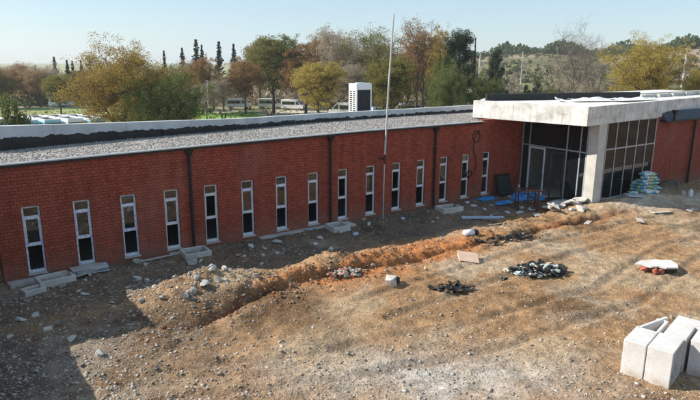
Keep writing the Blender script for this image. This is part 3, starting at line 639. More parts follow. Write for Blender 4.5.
# ------------------------------------------------------------------ flagpole
fp = thing('flagpole', 'tall thin white pole standing close in front of the brick wall', 'pole', (16.55, -.45, 0))
MB().tube([(0, 0, -.2), (.02, 0, 2.9)], .034, 10).build('lower_pole', METAL_L, fp); MB().tube([(.035, 0, 3.35), (.2, .0, 7.0), (.42, .0, 10.3)], [.052, .045, .036], 10).build('upper_pole', POLE, fp)
MB().tube([(.02, 0, 2.85), (.035, 0, 3.4)], .045, 8).box(-.04, .10, .0, .44, 3.1, 3.14).build('clamp', RUST, fp)
MB().box(-.10, .16, -.02, .02, 4.15, 4.19).build('cross_pin', METAL_D, fp)

# ------------------------------------------------------------------ rooftop condenser
A0 = aty(361, 113, 8.0)
AC = thing('rooftop_air_unit', 'tall white air conditioning condenser standing behind the roof parapet', 'air conditioner', (21.0, 8.3, 4.44), R(0))
aw, ad_, ah = 1.28, .9, 2.12
# body seen corner on: louvred left side and dark coil at the front
body = MB()
body.box(0, aw, 0, ad_, 1.70, ah); body.box(0, .10, 0, .10, 0, 1.7); body.box(aw-.09, aw, 0, .09, 0, 1.7); body.box(0, .09, ad_-.09, ad_, 0, 1.7); body.box(aw-.09, aw, ad_-.09, ad_, 0, 1.7); body.box(0, aw, 0, ad_, 0, .08)
body.box(.012, .03, .10, ad_-.09, .08, 1.7); body.build('casing', WHITE, AC, bevel=.01)
MB().box(.10, aw-.09, .05, .09, .08, 1.7).build('coil', mat_var('coil_dark', (.02, .024, .03), (.04, .045, .055), 30, .6), AC)
lv = MB()
for k in range(11):
    for u in (0.14, .50): lv.box(-.006, .012, u, u+.26, .16+k*.14, .23+k*.14)
lv.build('louvre', METAL_D, AC)
fg = MB()
for k in range(8): fg.box(.10, aw-.09, .035, .05, .25+k*.18, .262+k*.18)
for k in range(6): fg.box(.2+k*.18, .21+k*.18, .035, .05, .08, 1.7)
fg.build('grille', METAL_D, AC)
MB().tube([(aw/2, ad_/2, ah), (aw/2, ad_/2, ah+.05)], .36, 20).build('fan_housing', METAL_L, AC)
jb = thing('junction_box', 'small pale blue box beside the rooftop condenser', 'box', (22.42, 8.3, 4.44)); MB().box(0, .22, 0, .2, .1, .52).build('casing', PALEBLUE, jb, bevel=.01); MB().box(.05, .12, -.012, 0, .25, .35).build('switch', BLACK, jb); MB().box(.04, .08, .05, .1, 0, .1).box(.14, .18, .05, .1, 0, .1).build('foot', METAL_D, jb)
# ------------------------------------------------------------------ yard: precast culverts
def ring(mb, W_, H_, t, y0, y1, ch=.08, x0=0, z0=0):
    o = [(0, 0), (W_, 0), (W_, H_), (0, H_)]; i_ = [(t+ch, t), (W_-t-ch, t), (W_-t, t+ch), (W_-t, H_-t-ch), (W_-t-ch, H_-t), (t+ch, H_-t), (t, H_-t-ch), (t, t+ch)]
    b = len(mb.v)
    for y in (y0, y1):
        mb.v += [(x0+u, y, z0+v) for u, v in o]+[(x0+u, y, z0+v) for u, v in i_]
    for s, fl_ in ((0, False), (12, True)):
        F_ = [(0, 1, 5, 4), (1, 2, 7, 6), (2, 3, 9, 8), (3, 0, 11, 10), (1, 6, 5), (2, 8, 7), (3, 10, 9), (0, 4, 11)]
        for f in F_: f = tuple(b+s+q for q in f); mb.f.append(f[::-1] if fl_ else f)
    for k in range(4): mb.f.append((b+k, b+12+k, b+12+(k+1) % 4, b+(k+1) % 4))
    for k in range(8): mb.f.append((b+4+k, b+4+(k+1) % 8, b+16+(k+1) % 8, b+16+k))
    return mb
cg = 'precast concrete culvert pieces in the near right of the yard'
CO = Vector((12.27, -17.66, -.03)); CA = R(13); CU = Vector((math.cos(CA), math.sin(CA), 0)); CV = Vector((-math.sin(CA), math.cos(CA), 0))
def culvert(label, u, v): return thing('culvert_piece', label, 'culvert', CO+CU*u+CV*v, CA, cg)
o = culvert('precast culvert piece with its square opening facing the viewer, nearest of the cluster', 0, 0)
ring(MB(), 1.08, 1.03, .07, 0, .60, .05).build('ring', CULV, o, bevel=.012); MB().box(.08, 1.0, .12, .16, .08, .95).build('inner_web', CULV, o)
o = culvert('open-topped precast channel, leftmost of the culvert cluster', 0, .625)
MB().box(0, 1.06, 0, .56, 0, 1.03).build('closed_end', CULV, o, bevel=.02)
MB().box(1.063, 2.05, .0, .08, 0, 1.0).build('channel_wall', CULV, o, bevel=.01); MB().box(1.02, 2.35, .44, .52, 0, 1.03, rz=R(-17), c=(1.06, .52, 0)).build('channel_wall', CULV, o, bevel=.01); MB().box(2.0, 2.07, .083, .30, 0, 1.0).build('channel_end', CULV, o); MB().box(1.063, 2.05, .083, .497, 0, .12).build('channel_floor', CULV, o)
o = culvert('L-shaped precast culvert piece at the back of the cluster', 1.14, -.04)
MB().prism([(0, 0), (.93, 0), (.93, -2.0), (1.5, -2.0), (1.5, .56), (0, .56)], 0, 1.03).build('web', CULV, o, bevel=.02)
o = culvert('precast culvert box nested inside the L-shaped piece, rightmost of the cluster', 1.22, -.62)
ring(MB(), .80, 1.0, .09, 0, .50, .05).build('ring', CULV, o, bevel=.012); MB().box(.1, .7, .25, .30, .1, .9).build('inner_web', CULV, o)

# ------------------------------------------------------------------ concrete light-well kerbs along the wall
def kerb_box(x, y, L, W_, H_, rz, label, broken=False, grp='concrete kerb boxes at the foot of the wall'):
    o = thing('concrete_kerb_box', label, 'kerb box', (x, y, gz(x, y)-.03), rz, grp); t = .11
    MB().box(0, L, 0, t, 0, H_).build('front_kerb', CONC_L, o, bevel=.02)
    MB().box(0, t, t, W_, 0, H_*.97).build('side_kerb', CONC_L, o, bevel=.02); MB().box(L-t, L, t, W_*(.7 if broken else 1), 0, H_*.94).build('side_kerb', CONC_L, o, bevel=.02)
    MB().box(t, L-t, W_-t, W_, 0, H_*.98).build('rear_kerb', CONC_L, o, bevel=.02); return o
kerb_box(.18, -1.30, 1.25, .85, .30, R(6), 'broken pale concrete kerb box below the leftmost window', True)
kerb_box(-.35, -1.75, .72, .5, .26, R(12), 'small low concrete kerb frame lying at the left corner of the wall')
kerb_box(5.62, -1.15, 1.12, .95, .28, R(-3), 'concrete kerb box beside the leftmost downpipe')
kerb_box(12.85, -1.35, .95, .95, .30, R(-5), 'concrete kerb box at the foot of the middle downpipe')
kerb_box(20.0, -1.45, 1.35, .9, .34, R(-8), 'concrete kerb box at the foot of the downpipe nearest the porch', True)
# low concrete slab under the first
s = MB().box(-.7, 1.5, -.62, -.36, -.1, .10).build('concrete_strip', CONC); tag(s, 'long low concrete footing strip below the leftmost window', 'footing')
# stack of pale sheets under window two
st_ = thing('sheet_stack', 'stack of pale grey sheets lying on the dirt below the second window from the left', 'sheets', (2.0, -.62, 0), R(8))
rr = random.Random(8)
for k in range(5):
    MB().box(-.55+rr.uniform(-.12, .12), .55+rr.uniform(-.1, .15), -.28, .26, .06+k*.042, .085+k*.042, rz=rr.uniform(-.2, .2), tilt=(.03, rr.uniform(-.05, .05))).build('sheet', (PALEBLUE, CONC_L, CONC_L, PALEBLUE, CONC)[k], st_)

def chunk_obj(name, label, cat, x, y, size, mat, seed, group=None, flat=1., dz=0):
    r = random.Random(seed); z = gz(x, y); o = MB().chunk((0, 0, 0), size, r, flat)
    o = o.build(name, mat, bevel=size*.04); o.location = (x, y, z+size*.28*flat+dz); tag(o, label, cat, group); return o
# distinct pieces
p = at(391, 284, .1); o = chunk_obj('white_block', 'white angular block in the sun just beyond the orange trench soil', 'block', p[0], p[1], .52, CULV, 5)
MB().box(.16, .30, -.14, .12, -.10, .12).build('dark_end', BLACK, o)
p = at(468, 261, 0); pl = thing('plywood_offcut', 'pinkish plywood offcut lying tilted at the trench edge', 'board', (p[0], p[1], gz(p[0], p[1])+.13), R(-35)); mbp = MB().box(-.42, .42, -.33, .33, 0, .028, tilt=(.34, .16)); mbp.build('board', PLY, pl); MB().box(-.4, -.34, -.3, .3, -.05, .0, tilt=(.22, .12)).build('batten', PLY, pl)
p = at(470, 236.5, .1); o = thing('plastic_bucket', 'white tub lying on its side with a dark mouth on the berm', 'bucket', (p[0], p[1], gz(p[0], p[1])+.12), R(-20)); MB().tube([(-.32, 0, 0), (.16, 0, 0)], [.14, .17], 14).build('tub', WHITE, o, True); MB().tube([(.162, 0, 0), (.38, 0, -.01)], [.165, .12], 14).build('dark_liner', BLACK, o)
p = at(483, 214.5, .05); o = MB().box(-1.15, 1.15, -.16, .16, 0, .07, rz=R(-33)).build('long_board', PALEBLUE); o.location = (p[0], p[1], gz(p[0], p[1])+.03); tag(o, 'long pale blue board lying flat on the shaded dirt before the last windows', 'board')
# wooden plank by the fourth window
p = at(158, 259, 0); o = MB().box(-.75, .75, -.05, .05, 0, .04, rz=R(12), tilt=(0, .04)).build('plank', CONC_L); o.location = (p[0], p[1], gz(p[0], p[1])+.05); tag(o, 'thin pale plank by the wall foot between the third and fourth windows', 'plank')
p = at(181, 292, .5); o = MB().box(-.03, .03, -.07, .07, -.1, .45, rz=R(-20), tilt=(.2, -.45)).build('upright_board', PLY); o.location = (p[0], p[1], gz(p[0], p[1])); tag(o, 'short board sticking up out of the rubble mound', 'board')
# broken slab with bricks
p = at(657, 268, .1); sb = thing('broken_floor_slab', 'thin white broken slab lying on orange brick lumps in the open yard', 'slab', (p[0], p[1], gz(p[0], p[1])), R(-40))
MB().prism([(-.92, -.12), (-.66, -.22), (-.42, -.44), (-.1, -.36), (.12, -.50), (.60, -.44), (.74, -.05), (.70, .50), (.30, .42), (.1, .50), (-.34, .30), (-.5, .34)], .25, .31).build('slab', CULV, sb)
MB().prism([(.16, -.47), (.57, -.41), (.71, -.05), (.67, .46), (.20, .40)], .08, .247).build('dark_screed', BLACK, sb)
for k, (a, b) in enumerate(((-.62, -.28), (-.25, -.42), (.0, -.36), (-.5, .2), (.1, .2))): MB().chunk((a, b, .13), .34, random.Random(k+3), .8).build('brick_lump', RUB_RED, sb)
# heap of burnt offcuts
def heap(name, label, px, py, rx, ry, h, n, mats, size, seed, rz=0, flat=.35, lon=2.2):
    p = at(px, py, .05); z0 = gz(p[0], p[1]); r = random.Random(seed); o = thing(name, label, 'debris heap', (p[0], p[1], z0), rz)
    mbs = [MB() for _ in mats]
    for k in range(n):
        a = r.uniform(0, 6.28); q = math.sqrt(r.random()); x, y = rx*q*math.cos(a), ry*q*math.sin(a); s = r.uniform(*size); z = h*(1-q**2)*r.uniform(.3, 1)+s*.12
        m_ = mbs[r.choices(range(len(mats)), [mm[1] for mm in mats])[0]]
        l, w_, t = s*lon*r.uniform(.5, 1)/2, s*r.uniform(.3, .6)/2, s*flat*r.uniform(.3, .8)/2
        m_.box(x-l, x+l, y-w_, y+w_, z-t, z+t, rz=r.uniform(0, 3.14), tilt=(r.uniform(-.5, .5), r.uniform(-.4, .4)))
    for m_, (mt, _, nm) in zip(mbs, mats):
        if m_.v: q = m_.build(nm, mt, o); q['kind'] = 'stuff'
    return o
CHAR = mat_var('charred', (.008, .009, .009), (.03, .032, .03), 8, .6); GREENISH = mat_var('pale_green_strip', (.30, .36, .34), (.48, .54, .52), 5, .5)
heap('burnt_debris_heap', 'heap of charred strips and pale green offcuts on the sunlit yard', 537, 272, 1.0, .50, .34, 170, [(CHAR, 3.4, 'charred_offcut'), (GREENISH, 1.1, 'pale_strip'), (CULV, .5, 'white_strip'), (PLY, .3, 'wood_strip')], (.16, .36), 3, R(-30))
heap('ash_patch', 'white ash and plaster scraps beside the charred heap', 513, 271, .42, .26, .06, 26, [(CULV, 1, 'plaster_scrap')], (.10, .26), 13, R(-20), .2, 1.2)
p = at(505, 280, 0); chunk_obj('charred_block', 'lone small black block in front of the charred heap', 'block', p[0], p[1], .34, CHAR, 77, flat=.5)
p = at(562, 269, .1); chunk_obj('charred_stump', 'black lump with a pale top at the right end of the charred heap', 'block', p[0], p[1], .46, CHAR, 78)
heap('trench_debris_heap', 'dark scraps half buried in the trench in front of the berm', 505, 241, 1.6, .35, .12, 60, [(CHAR, 2, 'dark_scrap'), (SOILPILE, 2, 'soil_clod'), (CULV, .4, 'white_scrap')], (.12, .3), 33, R(-8))
heap('roots_heap', 'tangle of dark scraps on the brown soil left of the charred heap', 452, 289, .7, .35, .1, 45, [(CHAR, 2, 'dark_scrap'), (SOILPILE, 2, 'soil_clod')], (.12, .28), 35, R(-30), .2, 2.6)
heap('slope_rubble_heap', 'grey rubble and orange clods on the slope of the small knoll', 345, 276, .7, .5, .12, 60, [(CONC_D, 2, 'concrete_scrap'), (RUB_RED, 1, 'clay_clod'), (CHAR, 1, 'dark_scrap')], (.10, .26), 36, 0, .6, 1.1)

# grey broken slabs heap by the door
gs = 'broken grey paving slabs heaped by the entrance door'; rr = random.Random(21)
lab = 'flat broken grey paving slab in the heap before the entrance door'
for k in range(16):
    px = 548+rr.random()*32; py = 212-rr.random()*13; p = at(px, py, .1); s = rr.uniform(.35, .75)
    P = [(s*math.cos(a)*rr.uniform(.6, 1)/1.4, s*math.sin(a)*rr.uniform(.6, 1)/1.4) for a in (0.3, 1.3, 2.4, 3.4, 4.4, 5.4)]
    o = MB().prism(P, -.035, .035).build('broken_slab', CONC if k % 3 else CONC_L); o.rotation_euler = (rr.uniform(-.5, .5), rr.uniform(-.5, .5), rr.uniform(0, 6)); o.location = (p[0], p[1], gz(p[0], p[1])+.12+.10*(k % 3)); tag(o, lab, 'slab', gs)
for k, (px, py, s, lb) in enumerate(((579, 203, .62, 'upper pale block leaning at the foot of the white column'), (582, 211, .66, 'lower pale block on the sand at the foot of the white column'), (572, 211, .42, 'small pale block left of the column foot'))):
    p = at(px, py, .15); chunk_obj('pale_block', lb, 'block', p[0], p[1], s, CONC_L, 50+k, 'pale blocks at the column foot', .6)
# blue tarps
def tarp(px, py, L, W_, H_, label, seed):
    p = at(px, py, .1); r = np.random.RandomState(seed); n_ = 40; u, v = np.meshgrid(np.linspace(-1, 1, n_), np.linspace(-1, 1, n_), indexing='ij')
    z = (1-np.clip(u**2+v**2, 0, 1))**.6*H_*(.75+.6*fbm(u*2+seed, v*2, 1.4, 3))+.02+.10*np.abs(fbm(u*3+seed, v*3, 1.9, 3))*(H_/.3)**.5
    rad = 1+.18*fbm(u+seed, v, 2, 2); V_ = np.stack([u*L/2*rad, v*W_/2*rad, z], -1).reshape(-1, 3); ix = np.arange(n_*n_).reshape(n_, n_)
    Q_ = np.stack([ix[:-1, :-1], ix[1:, :-1], ix[1:, 1:], ix[:-1, 1:]], -1).reshape(-1, 4); o = fast_mesh('blue_tarp', V_, Q_, BLUE, smooth=True)
    o.location = (p[0], p[1], gz(p[0], p[1])); sd = o.modifiers.new('thick', 'SOLIDIFY'); sd.thickness = .012; tag(o, label, 'tarp', 'blue tarpaulins before the entrance'); return o
tarp(520, 197, 1.1, .9, .50, 'bright blue tarp heaped behind the rusty frame', 1); tarp(487, 198, 1.2, .6, .16, 'low crumpled blue tarp at the foot of the last window', 2)
tarp(533, 195, .6, .5, .30, 'small blue tarp bundle in the doorway behind the rusty frame', 3); tarp(504, 201, 1.4, .6, .10, 'flat blue sheet below the leaning dark panel', 4); tarp(541, 197.5, .5, .4, .2, 'blue scrap beside the open door leaf', 6)
# leaning dark panel
pn = thing('leaning_panel', 'large dark framed panel leaning on the brick wall right of the last window', 'panel', (26.05, -.62, 0), R(2))
MB().box(-.62, .62, -.03, .03, 0, 1.35, c=(0, 0, 0), tilt=(R(-20), R(3))).build('frame', METAL_D, pn); MB().box(-.52, .52, -.045, -.032, .1, 1.25, c=(0, 0, 0), tilt=(R(-20), R(3))).build('board', mat_var('panel_green_black', (.02, .03, .032), (.04, .055, .055), 3, .35), pn)
# rusty frame trestle
p = at(526, 208, 0); rf = thing('rusty_trestle', 'rusty open steel frame standing among debris before the entrance', 'frame', (p[0], p[1], gz(p[0], p[1])), R(-38))
for (x, y) in ((-.55, -.3), (.55, -.3), (-.55, .35), (.55, .35)): MB().box(x-.035, x+.035, y-.035, y+.035, -.05, 1.15).build('leg', RUST, rf)
MB().box(-.8, .9, -.335, -.265, 1.15, 1.22).box(-.55, .55, .315, .385, 1.15, 1.22).build('top_rail', RUST, rf); MB().box(-.55, .55, -.33, -.27, .42, .48).box(-.58, -.52, -.27, .32, .42, .48).box(.52, .58, -.27, .32, .42, .48).box(-.05, .02, -.33, -.27, .48, 1.15).build('cross_rail', RUST, rf)
o = MB().box(-1.0, 1.0, -.06, .06, 0, .08, rz=R(-25), tilt=(0, .1)).build('rusty_beam', RUST); p = at(548, 211, 0); o.location = (p[0], p[1], gz(p[0], p[1])+.1); tag(o, 'rusty beam lying right of the standing steel frame', 'beam')
p = at(516, 193, 0); sk = thing('warning_stake', 'short red and white stake by the brick corner at the glazing', 'stake', (27.3, -.55, 0)); MB().box(-.05, .05, -.04, .04, 0, .55).build('white_foot', WHITE, sk); MB().box(-.05, .05, -.04, .04, .553, .95).build('red_top', RUB_RED, sk)

# ------------------------------------------------------------------ cement sacks
def mat_sack():
    t = NT('sack_paper'); sx = t.nd('ShaderNodeSeparateXYZ'); t.ln(t.coord('Object'), sx.inputs[0])
    ab = t.nd('ShaderNodeMath', operation='ABSOLUTE'); t.ln(sx.outputs['X'], ab.inputs[0]); gt = t.nd('ShaderNodeMath', operation='GREATER_THAN'); gt.inputs[1].default_value = .24; t.ln(ab.outputs[0], gt.inputs[0])
    n = t.ramp(t.noise(6, 3), [(.45, (.66, .66, .62)), (.55, (.52, .54, .52))])
    c = t.mix(gt.outputs[0], n, t.ramp(t.noise(3.5, 2), [(.5, (.05, .30, .52)), (.56, (.50, .56, .20))])); t.ln(c, t.b.inputs['Base Color']); t.b.inputs['Roughness'].default_value = .6; t.bump(t.noise(7, 4), .5, .03); return t.m
SACK = mat_sack()
def sack_mesh():
    n_, m_ = 16, 10; V_ = []; F_ = []
    for i in range(n_+1):
        u = -1+2*i/n_; e = (1-abs(u)**5)
        for j in range(m_):
            a = 2*math.pi*j/m_; cy, cz = math.cos(a), math.sin(a); cy = math.copysign(abs(cy)**.6, cy); cz = math.copysign(abs(cz)**.8, cz)
            V_.append((u*.36, cy*.21*(.82+.18*e), cz*.085*(.15+.85*e**.6)))
    for i in range(n_):
        for j in range(m_): F_.append((i*m_+j, i*m_+(j+1) % m_, (i+1)*m_+(j+1) % m_, (i+1)*m_+j))
    F_ += [tuple(range(m_))[::-1], tuple(n_*m_+k for k in range(m_))]
    return V_, F_
sv, sf_ = sack_mesh(); sproto = mesh_obj('cement_sack', sv, sf_, SACK, smooth=True)
rr = random.Random(31); first = True; slots = []
bx, by = 32.55, -5.50; bz = min(gz(33, -5.6), gz(34.2, -5.6))-.08
for lay, cnt in enumerate((4, 4, 3, 3, 3, 2, 2)):
    for q in range(cnt):
        for row in range(2 if lay < 4 else 1):
            slots.append((bx+.05*lay+q*.49+rr.uniform(-.05, .05), by+row*.42+rr.uniform(-.04, .04)-.05*(lay % 2), bz+lay*.19, R(90)+rr.uniform(-.22, .22) if q > 0 else rr.uniform(-.3, .3)))
slots += [(31.3, -5.75, .0, .3), (31.9, -6.25, .0, -.2), (31.5, -5.35, .0, .9), (32.4, -6.4, .0, .2)]
for k, (x, y, z, a) in enumerate(slots):
    o = sproto if first else sproto.copy()
    if not first: link(o)
    first = False; o.scale = (1.12, 1.12, 1.15); o.location = (x, y, z+.12); o.rotation_euler = (rr.uniform(-.07, .07), rr.uniform(-.06, .06), a); tag(o, 'white and blue cement sack in the pile against the front glazing', 'sack', 'cement sacks piled against the glazing')
    if k >= len(slots)-4: tag(o, 'blue and white sack lying loose on the ground left of the pile', 'sack', 'loose sacks on the ground'); o.location.z = gz(x, y)+.07
# dark soil mound next to sacks is part of the ground; pale things at the right end
p = at(690.5, 196, .2); o = MB().tube([(0, 0, 0), (0, 0, .30), (0, 0, .36), (0, 0, .44)], [.13, .13, .06, .05], 12).build('white_canister', WHITE, smooth=False); o.location = (p[0], p[1], gz(p[0], p[1])); tag(o, 'small white canister standing at the foot of the right brick wall', 'canister')
p = at(683, 178+18, .1); chunk_obj('grey_stone', 'grey stone at the wall foot left of the white canister', 'stone', p[0], p[1], .42, CONC, 91)
for k, (px, py, L, W_, lb) in enumerate(((634, 204, .9, .35, 'pale flat sheet on the sand in front of the sacks'), (661, 213, 1.3, .3, 'long white plaster sheet on the pale ground below the soil heap'), (692, 211, .9, .3, 'white board scrap at the right edge of the sunny ground'), (588, 222, .8, .25, 'white strip on the ground at the trench end'), (640, 222, .9, .3, 'white sheet scrap right of the trench end'))):
    p = at(px, py, .05); o = MB().box(-L/2, L/2, -W_/2, W_/2, 0, .035, rz=R(-30+k*17), tilt=(.06*(-1)**k, .04)).build('sheet_scrap', CULV if k != 0 else PALEBLUE); o.location = (p[0], p[1], gz(p[0], p[1])+.04); tag(o, lb, 'sheet', 'sheet scraps on the bright ground by the porch')

# ------------------------------------------------------------------ individual rubble chunks
rr = random.Random(99)
named = [(85, 289, .50, 'larger pale chunk in the shaded dirt below the second window'), (78, 287, .30, 'smaller pale chunk left of the larger one below the second window'), (341, 230, .5, 'grey chunk on the shaded dirt beside the middle downpipe kerb'), (331, 246, .46, 'flat grey chunk on the dark dirt above the knoll'), (323, 249, .3, 'grey chunk left of the flat one above the knoll'),
         (373, 263, .34, 'cream stone standing on the crest of the orange berm'), (198, 254, .5, 'grey lump left of the kerb box at the leftmost downpipe'), (212, 286, .55, 'large concrete lump on the right flank of the rubble mound'), (230, 272, .4, 'grey lump at the right foot of the rubble mound'), (205, 297, .6, 'white flat lump low on the rubble mound'),
         (112, 300, .3, 'small stone in the shade left of the rubble mound'), (425, 268, .30, 'white stone in the brown soil near the middle of the yard'), (20, 317, .5, 'pale stone at the far left of the shaded yard'), (35, 312, .4, 'pale stone right of the one at the far left'), (48, 328, .5, 'large pale stone in the left shade'), (72, 337, .4, 'pale stone low in the left shade'), (100, 352, .5, 'half buried pale stone low left'), (10, 335, .35, 'small pale stone at the left picture edge')]
for k, (px, py, s, lb) in enumerate(named):
    p = at(px, py, .1); chunk_obj('concrete_chunk', lb, 'concrete chunk', p[0], p[1], s*.72, CONC if k % 3 else CONC_L, 200+k, None, .6)
gl = 'small grey concrete lumps strewn along the shaded wall foot'
for k in range(26):
    X = rr.uniform(-.5, 25); Y = -rr.uniform(.5, 3.2); chunk_obj('rubble_lump', 'small grey concrete lump on the shaded dirt along the wall', 'rubble lump', X, Y, rr.uniform(.16, .3), CONC if k % 2 else CONC_L, 400+k, gl, .7)
gl = 'lumps lying on the rubble mound'
for k in range(26):
    X = 4.9+rr.gauss(0, 1.0); Y = -4.9+rr.gauss(0, .6); chunk_obj('mound_lump', 'grey broken lump on the sunlit rubble mound', 'rubble lump', X, Y, rr.uniform(.12, .30), (CONC_D, CONC, CONC_D)[k % 3], 500+k, gl, .75)

gl = 'flat scraps strewn along the wall foot'
for k in range(34):
    X = rr.uniform(-.3, 27.5) if k < 22 else rr.uniform(21, 28); Y = -rr.uniform(.25, 2.2) if k < 22 else -rr.uniform(.6, 4.6); s_ = rr.uniform(.18, .5)
    P_ = [(s_*math.cos(a)*rr.uniform(.5, 1)/1.5, s_*math.sin(a)*rr.uniform(.5, 1)/1.5) for a in (0.2, 1.2, 2.2, 3.3, 4.3, 5.3)]
    o = MB().prism(P_, -.02, .02).build('slab_scrap', (CONC, CONC_D, CONC_L, PALEBLUE)[k % 4]); o.rotation_euler = (rr.uniform(-.3, .3), rr.uniform(-.3, .3), rr.uniform(0, 6)); o.location = (X, Y, gz(X, Y)+.06); tag(o, 'small flat concrete scrap lying in the shade along the brick wall foot' if k < 22 else 'flat concrete scrap in the shaded litter between the last windows and the entrance', 'scrap', gl if k < 22 else 'flat scraps before the entrance')
gl = 'short sticks and bars littering the shaded yard'
for k in range(14):
    X, Y = rr.uniform(19, 29), -rr.uniform(2.2, 5.2); L_ = rr.uniform(.4, 1.1); o = MB().box(-L_/2, L_/2, -.025, .025, -.015, .02).build('scrap_bar', (RUST, CONC_D, METAL_D)[k % 3]); o.rotation_euler = (0, rr.uniform(-.15, .15), rr.uniform(0, 3.1)); o.location = (X, Y, gz(X, Y)+.06); tag(o, 'thin bar or stick lying in the litter before the entrance', 'bar', gl)

# loose stones: uncountable
STN = mat_stones('yard_stones', [(.10, .07, .05), (.26, .18, .12), (.36, .27, .19), (.42, .32, .23), (.46, .40, .33)])
STG = mat_stones('yard_rubble', [(.18, .15, .125), (.30, .26, .22), (.40, .35, .30), (.46, .43, .39)])
r = np.random.RandomState(12)
def vis(n, fn):
    pts = []; 
    while sum(map(len, pts)) < n:
        px = r.uniform(-15, 715, n*2); py = 185+(215*np.sqrt(r.rand(n*2))); q = np.stack([at(a, b, 0)[:2] for a, b in zip(px[:n], py[:n])]); k = fn(q[:, 0], q[:, 1]); pts.append(q[r.rand(len(q)) < k])
    return np.concatenate(pts)[:n]
q = vis(24000, lambda x, y: np.where((y < -.15) | ((x > 28.2) & (y < -5.2)), 1., 0.)*np.where((x > 28) & (y > -4.8), 0, 1)*(.35+.9*np.clip(fbm(x, y, .6, 3)+.3, 0, 1)))
sz = .012+.05*r.rand(len(q))**4; o = rocks(0, q, sz, 'yard_gravel', STN, seed=3, sink=.5); tag(o, 'loose brown gravel strewn over the yard', 'gravel', kind='stuff')
q = vis(13000, lambda x, y: np.where((y < -.15) & ((x < 28) | (y < -5.1)), 1., 0.)*np.clip(np.exp(-((y+1.6)/1.5)**2)*1.1*(.3+1.4*np.clip(fbm(x, y, .7, 3)+.2, 0, 1))+.8*gauss(x, y, 4.9, -5.0, 2.2, 1.4)+.22*0*x+.15*gauss(x, y, 1, -7, 3, 4)+1.2*gauss(x, y, 25.5, -2.6, 4.5, 2.0)+.4*gauss(x, y, 20, -5.2, 5, .6)+.35*gauss(x, y, 11.5, -6, 3, 1.2)+.04, 0, 1))
sz = .022+.11*r.rand(len(q))**4; o = rocks(0, q, sz, 'yard_rubble', STG, seed=4, flat=.55, sink=.42); tag(o, 'grey concrete crumbs scattered by the wall and over the mound', 'rubble', kind='stuff')
q = vis(1500, lambda x, y: np.clip(np.exp(-(linedist(x, y, TRENCH)/.8)**2)+.5*gauss(x, y, 12, -5.6, 5, .9), 0, 1)*np.where((y < -1) & (x > 6.5), 1, .12))
sz = .03+.13*r.rand(len(q))**4; o = rocks(0, q, sz, 'soil_clods', mat_stones('clay_clods', [(.08, .04, .022), (.20, .09, .045), (.32, .15, .07), (.34, .23, .14)]), seed=6, flat=.7, sink=.35); tag(o, 'orange soil clods along the trench', 'soil clods', kind='stuff')

# ------------------------------------------------------------------ vehicles
TYRE = mat_var('tyre_rubber', (.012, .012, .012), (.025, .025, .025), 8, .8); VGL = mat_glass('vehicle_glass', .05, (.02, .025, .03), .002, .0)
VWHITE = mat_var('vehicle_white', (.76, .77, .78), (.86, .87, .88), .6, .3, bump=0)
def wheel(par, x, y, r_=.36):
    wv_ = MB().tube([(x, y-.11, r_), (x, y+.11, r_)], r_, 16).build('wheel', TYRE, par); MB().tube([(x, y-.118, r_), (x, y+.118, r_)], r_*.55, 12).build('rim', METAL_L, wv_)
def make_van(lab, grp):
    t = thing('parked_van', lab, 'van', (0, 0, 0), 0, grp)
    prof = [(-2.9, .42), (-2.95, 1.2), (-2.88, 2.35), (-2.7, 2.58), (1.05, 2.60), (1.45, 2.42), (2.25, 1.45), (2.92, 1.18), (3.0, .75), (2.95, .42)]
    MB().extr(prof, -.97, .97, 1).build('body', VWHITE, t, bevel=.09)
    MB().box(-2.6, .75, -.985, -.972, 1.35, 2.1).build('side_window', VGL, t); MB().box(-2.6, .75, .972, .985, 1.35, 2.1).build('side_window', VGL, t)
    for s in (-1, 1): MB().add([(1.0, s*.98, 1.35), (2.05, s*.98, 1.42), (1.42, s*.98, 2.2), (1.0, s*.98, 2.2)], [(0, 1, 2, 3)]).build('front_side_window', VGL, t)
    wq_ = MB().add([(1.50, -.86, 2.385), (1.50, .86, 2.385), (2.28, .90, 1.46), (2.28, -.90, 1.46)], [(0, 3, 2, 1)]); wq_.v = [(a+.03, b, c+.03) for a, b, c in wq_.v]; wq_.build('windscreen', VGL, t)
    MB().box(2.92, 3.06, -.98, .98, .38, .66).build('bumper', METAL_D, t)
    for s in (-1, 1): MB().box(2.88, 2.99, s*.78-.14, s*.78+.14, .86, 1.06).build('headlight', METAL_L, t)
    MB().box(-2.97, -2.93, -.8, .8, 1.4, 2.1).build('rear_window', VGL, t)
    for x in (-1.9, 2.0):
        for y in (-.86, .86): wheel(t, x, y)
    return t
def copy_tree(o, parent=None):
    c = o.copy(); link(c); c.parent = parent
    if parent is not None: c.matrix_parent_inverse = o.matrix_parent_inverse.copy()
    for ch in list(o.children): copy_tree(ch, c)
    return c
bpy.context.view_layer.update()
gv = 'white vans parked by the trees'
vans = [(238.5, 108.8, -4, -12, 'white minibus under the bare tree, leftmost of the three parked together'), (270.5, 108.8, -4, -14, 'white minibus under the green and yellow tree, middle one of the three'), (293.5, 110, -4, -30, 'white van with windscreen to the right, rightmost of the three parked together'), (62, 107, -4, 20, 'small white van seen far off beneath the round olive tree')]
vp = make_van(vans[0][4], gv)
for k, (px, py, z, a, lb) in enumerate(vans):
    o = vp if k == 0 else copy_tree(vp); p = at(px, py, z); o.location = (p[0], p[1], gz(p[0], p[1])); o.rotation_euler = (0, 0, R(a)-YAW*.9+R(8)); tag(o, lb, 'van', gv)
o = copy_tree(vp); p = atd(345, 108, 128); o.location = (p[0], p[1], gz(p[0], p[1])+.1); o.rotation_euler = (0, 0, R(160)-YAW); o.scale = (1.15, 1.1, 1.18); tag(o, 'white van whose roof shows just left of the rooftop condenser', 'van', gv)
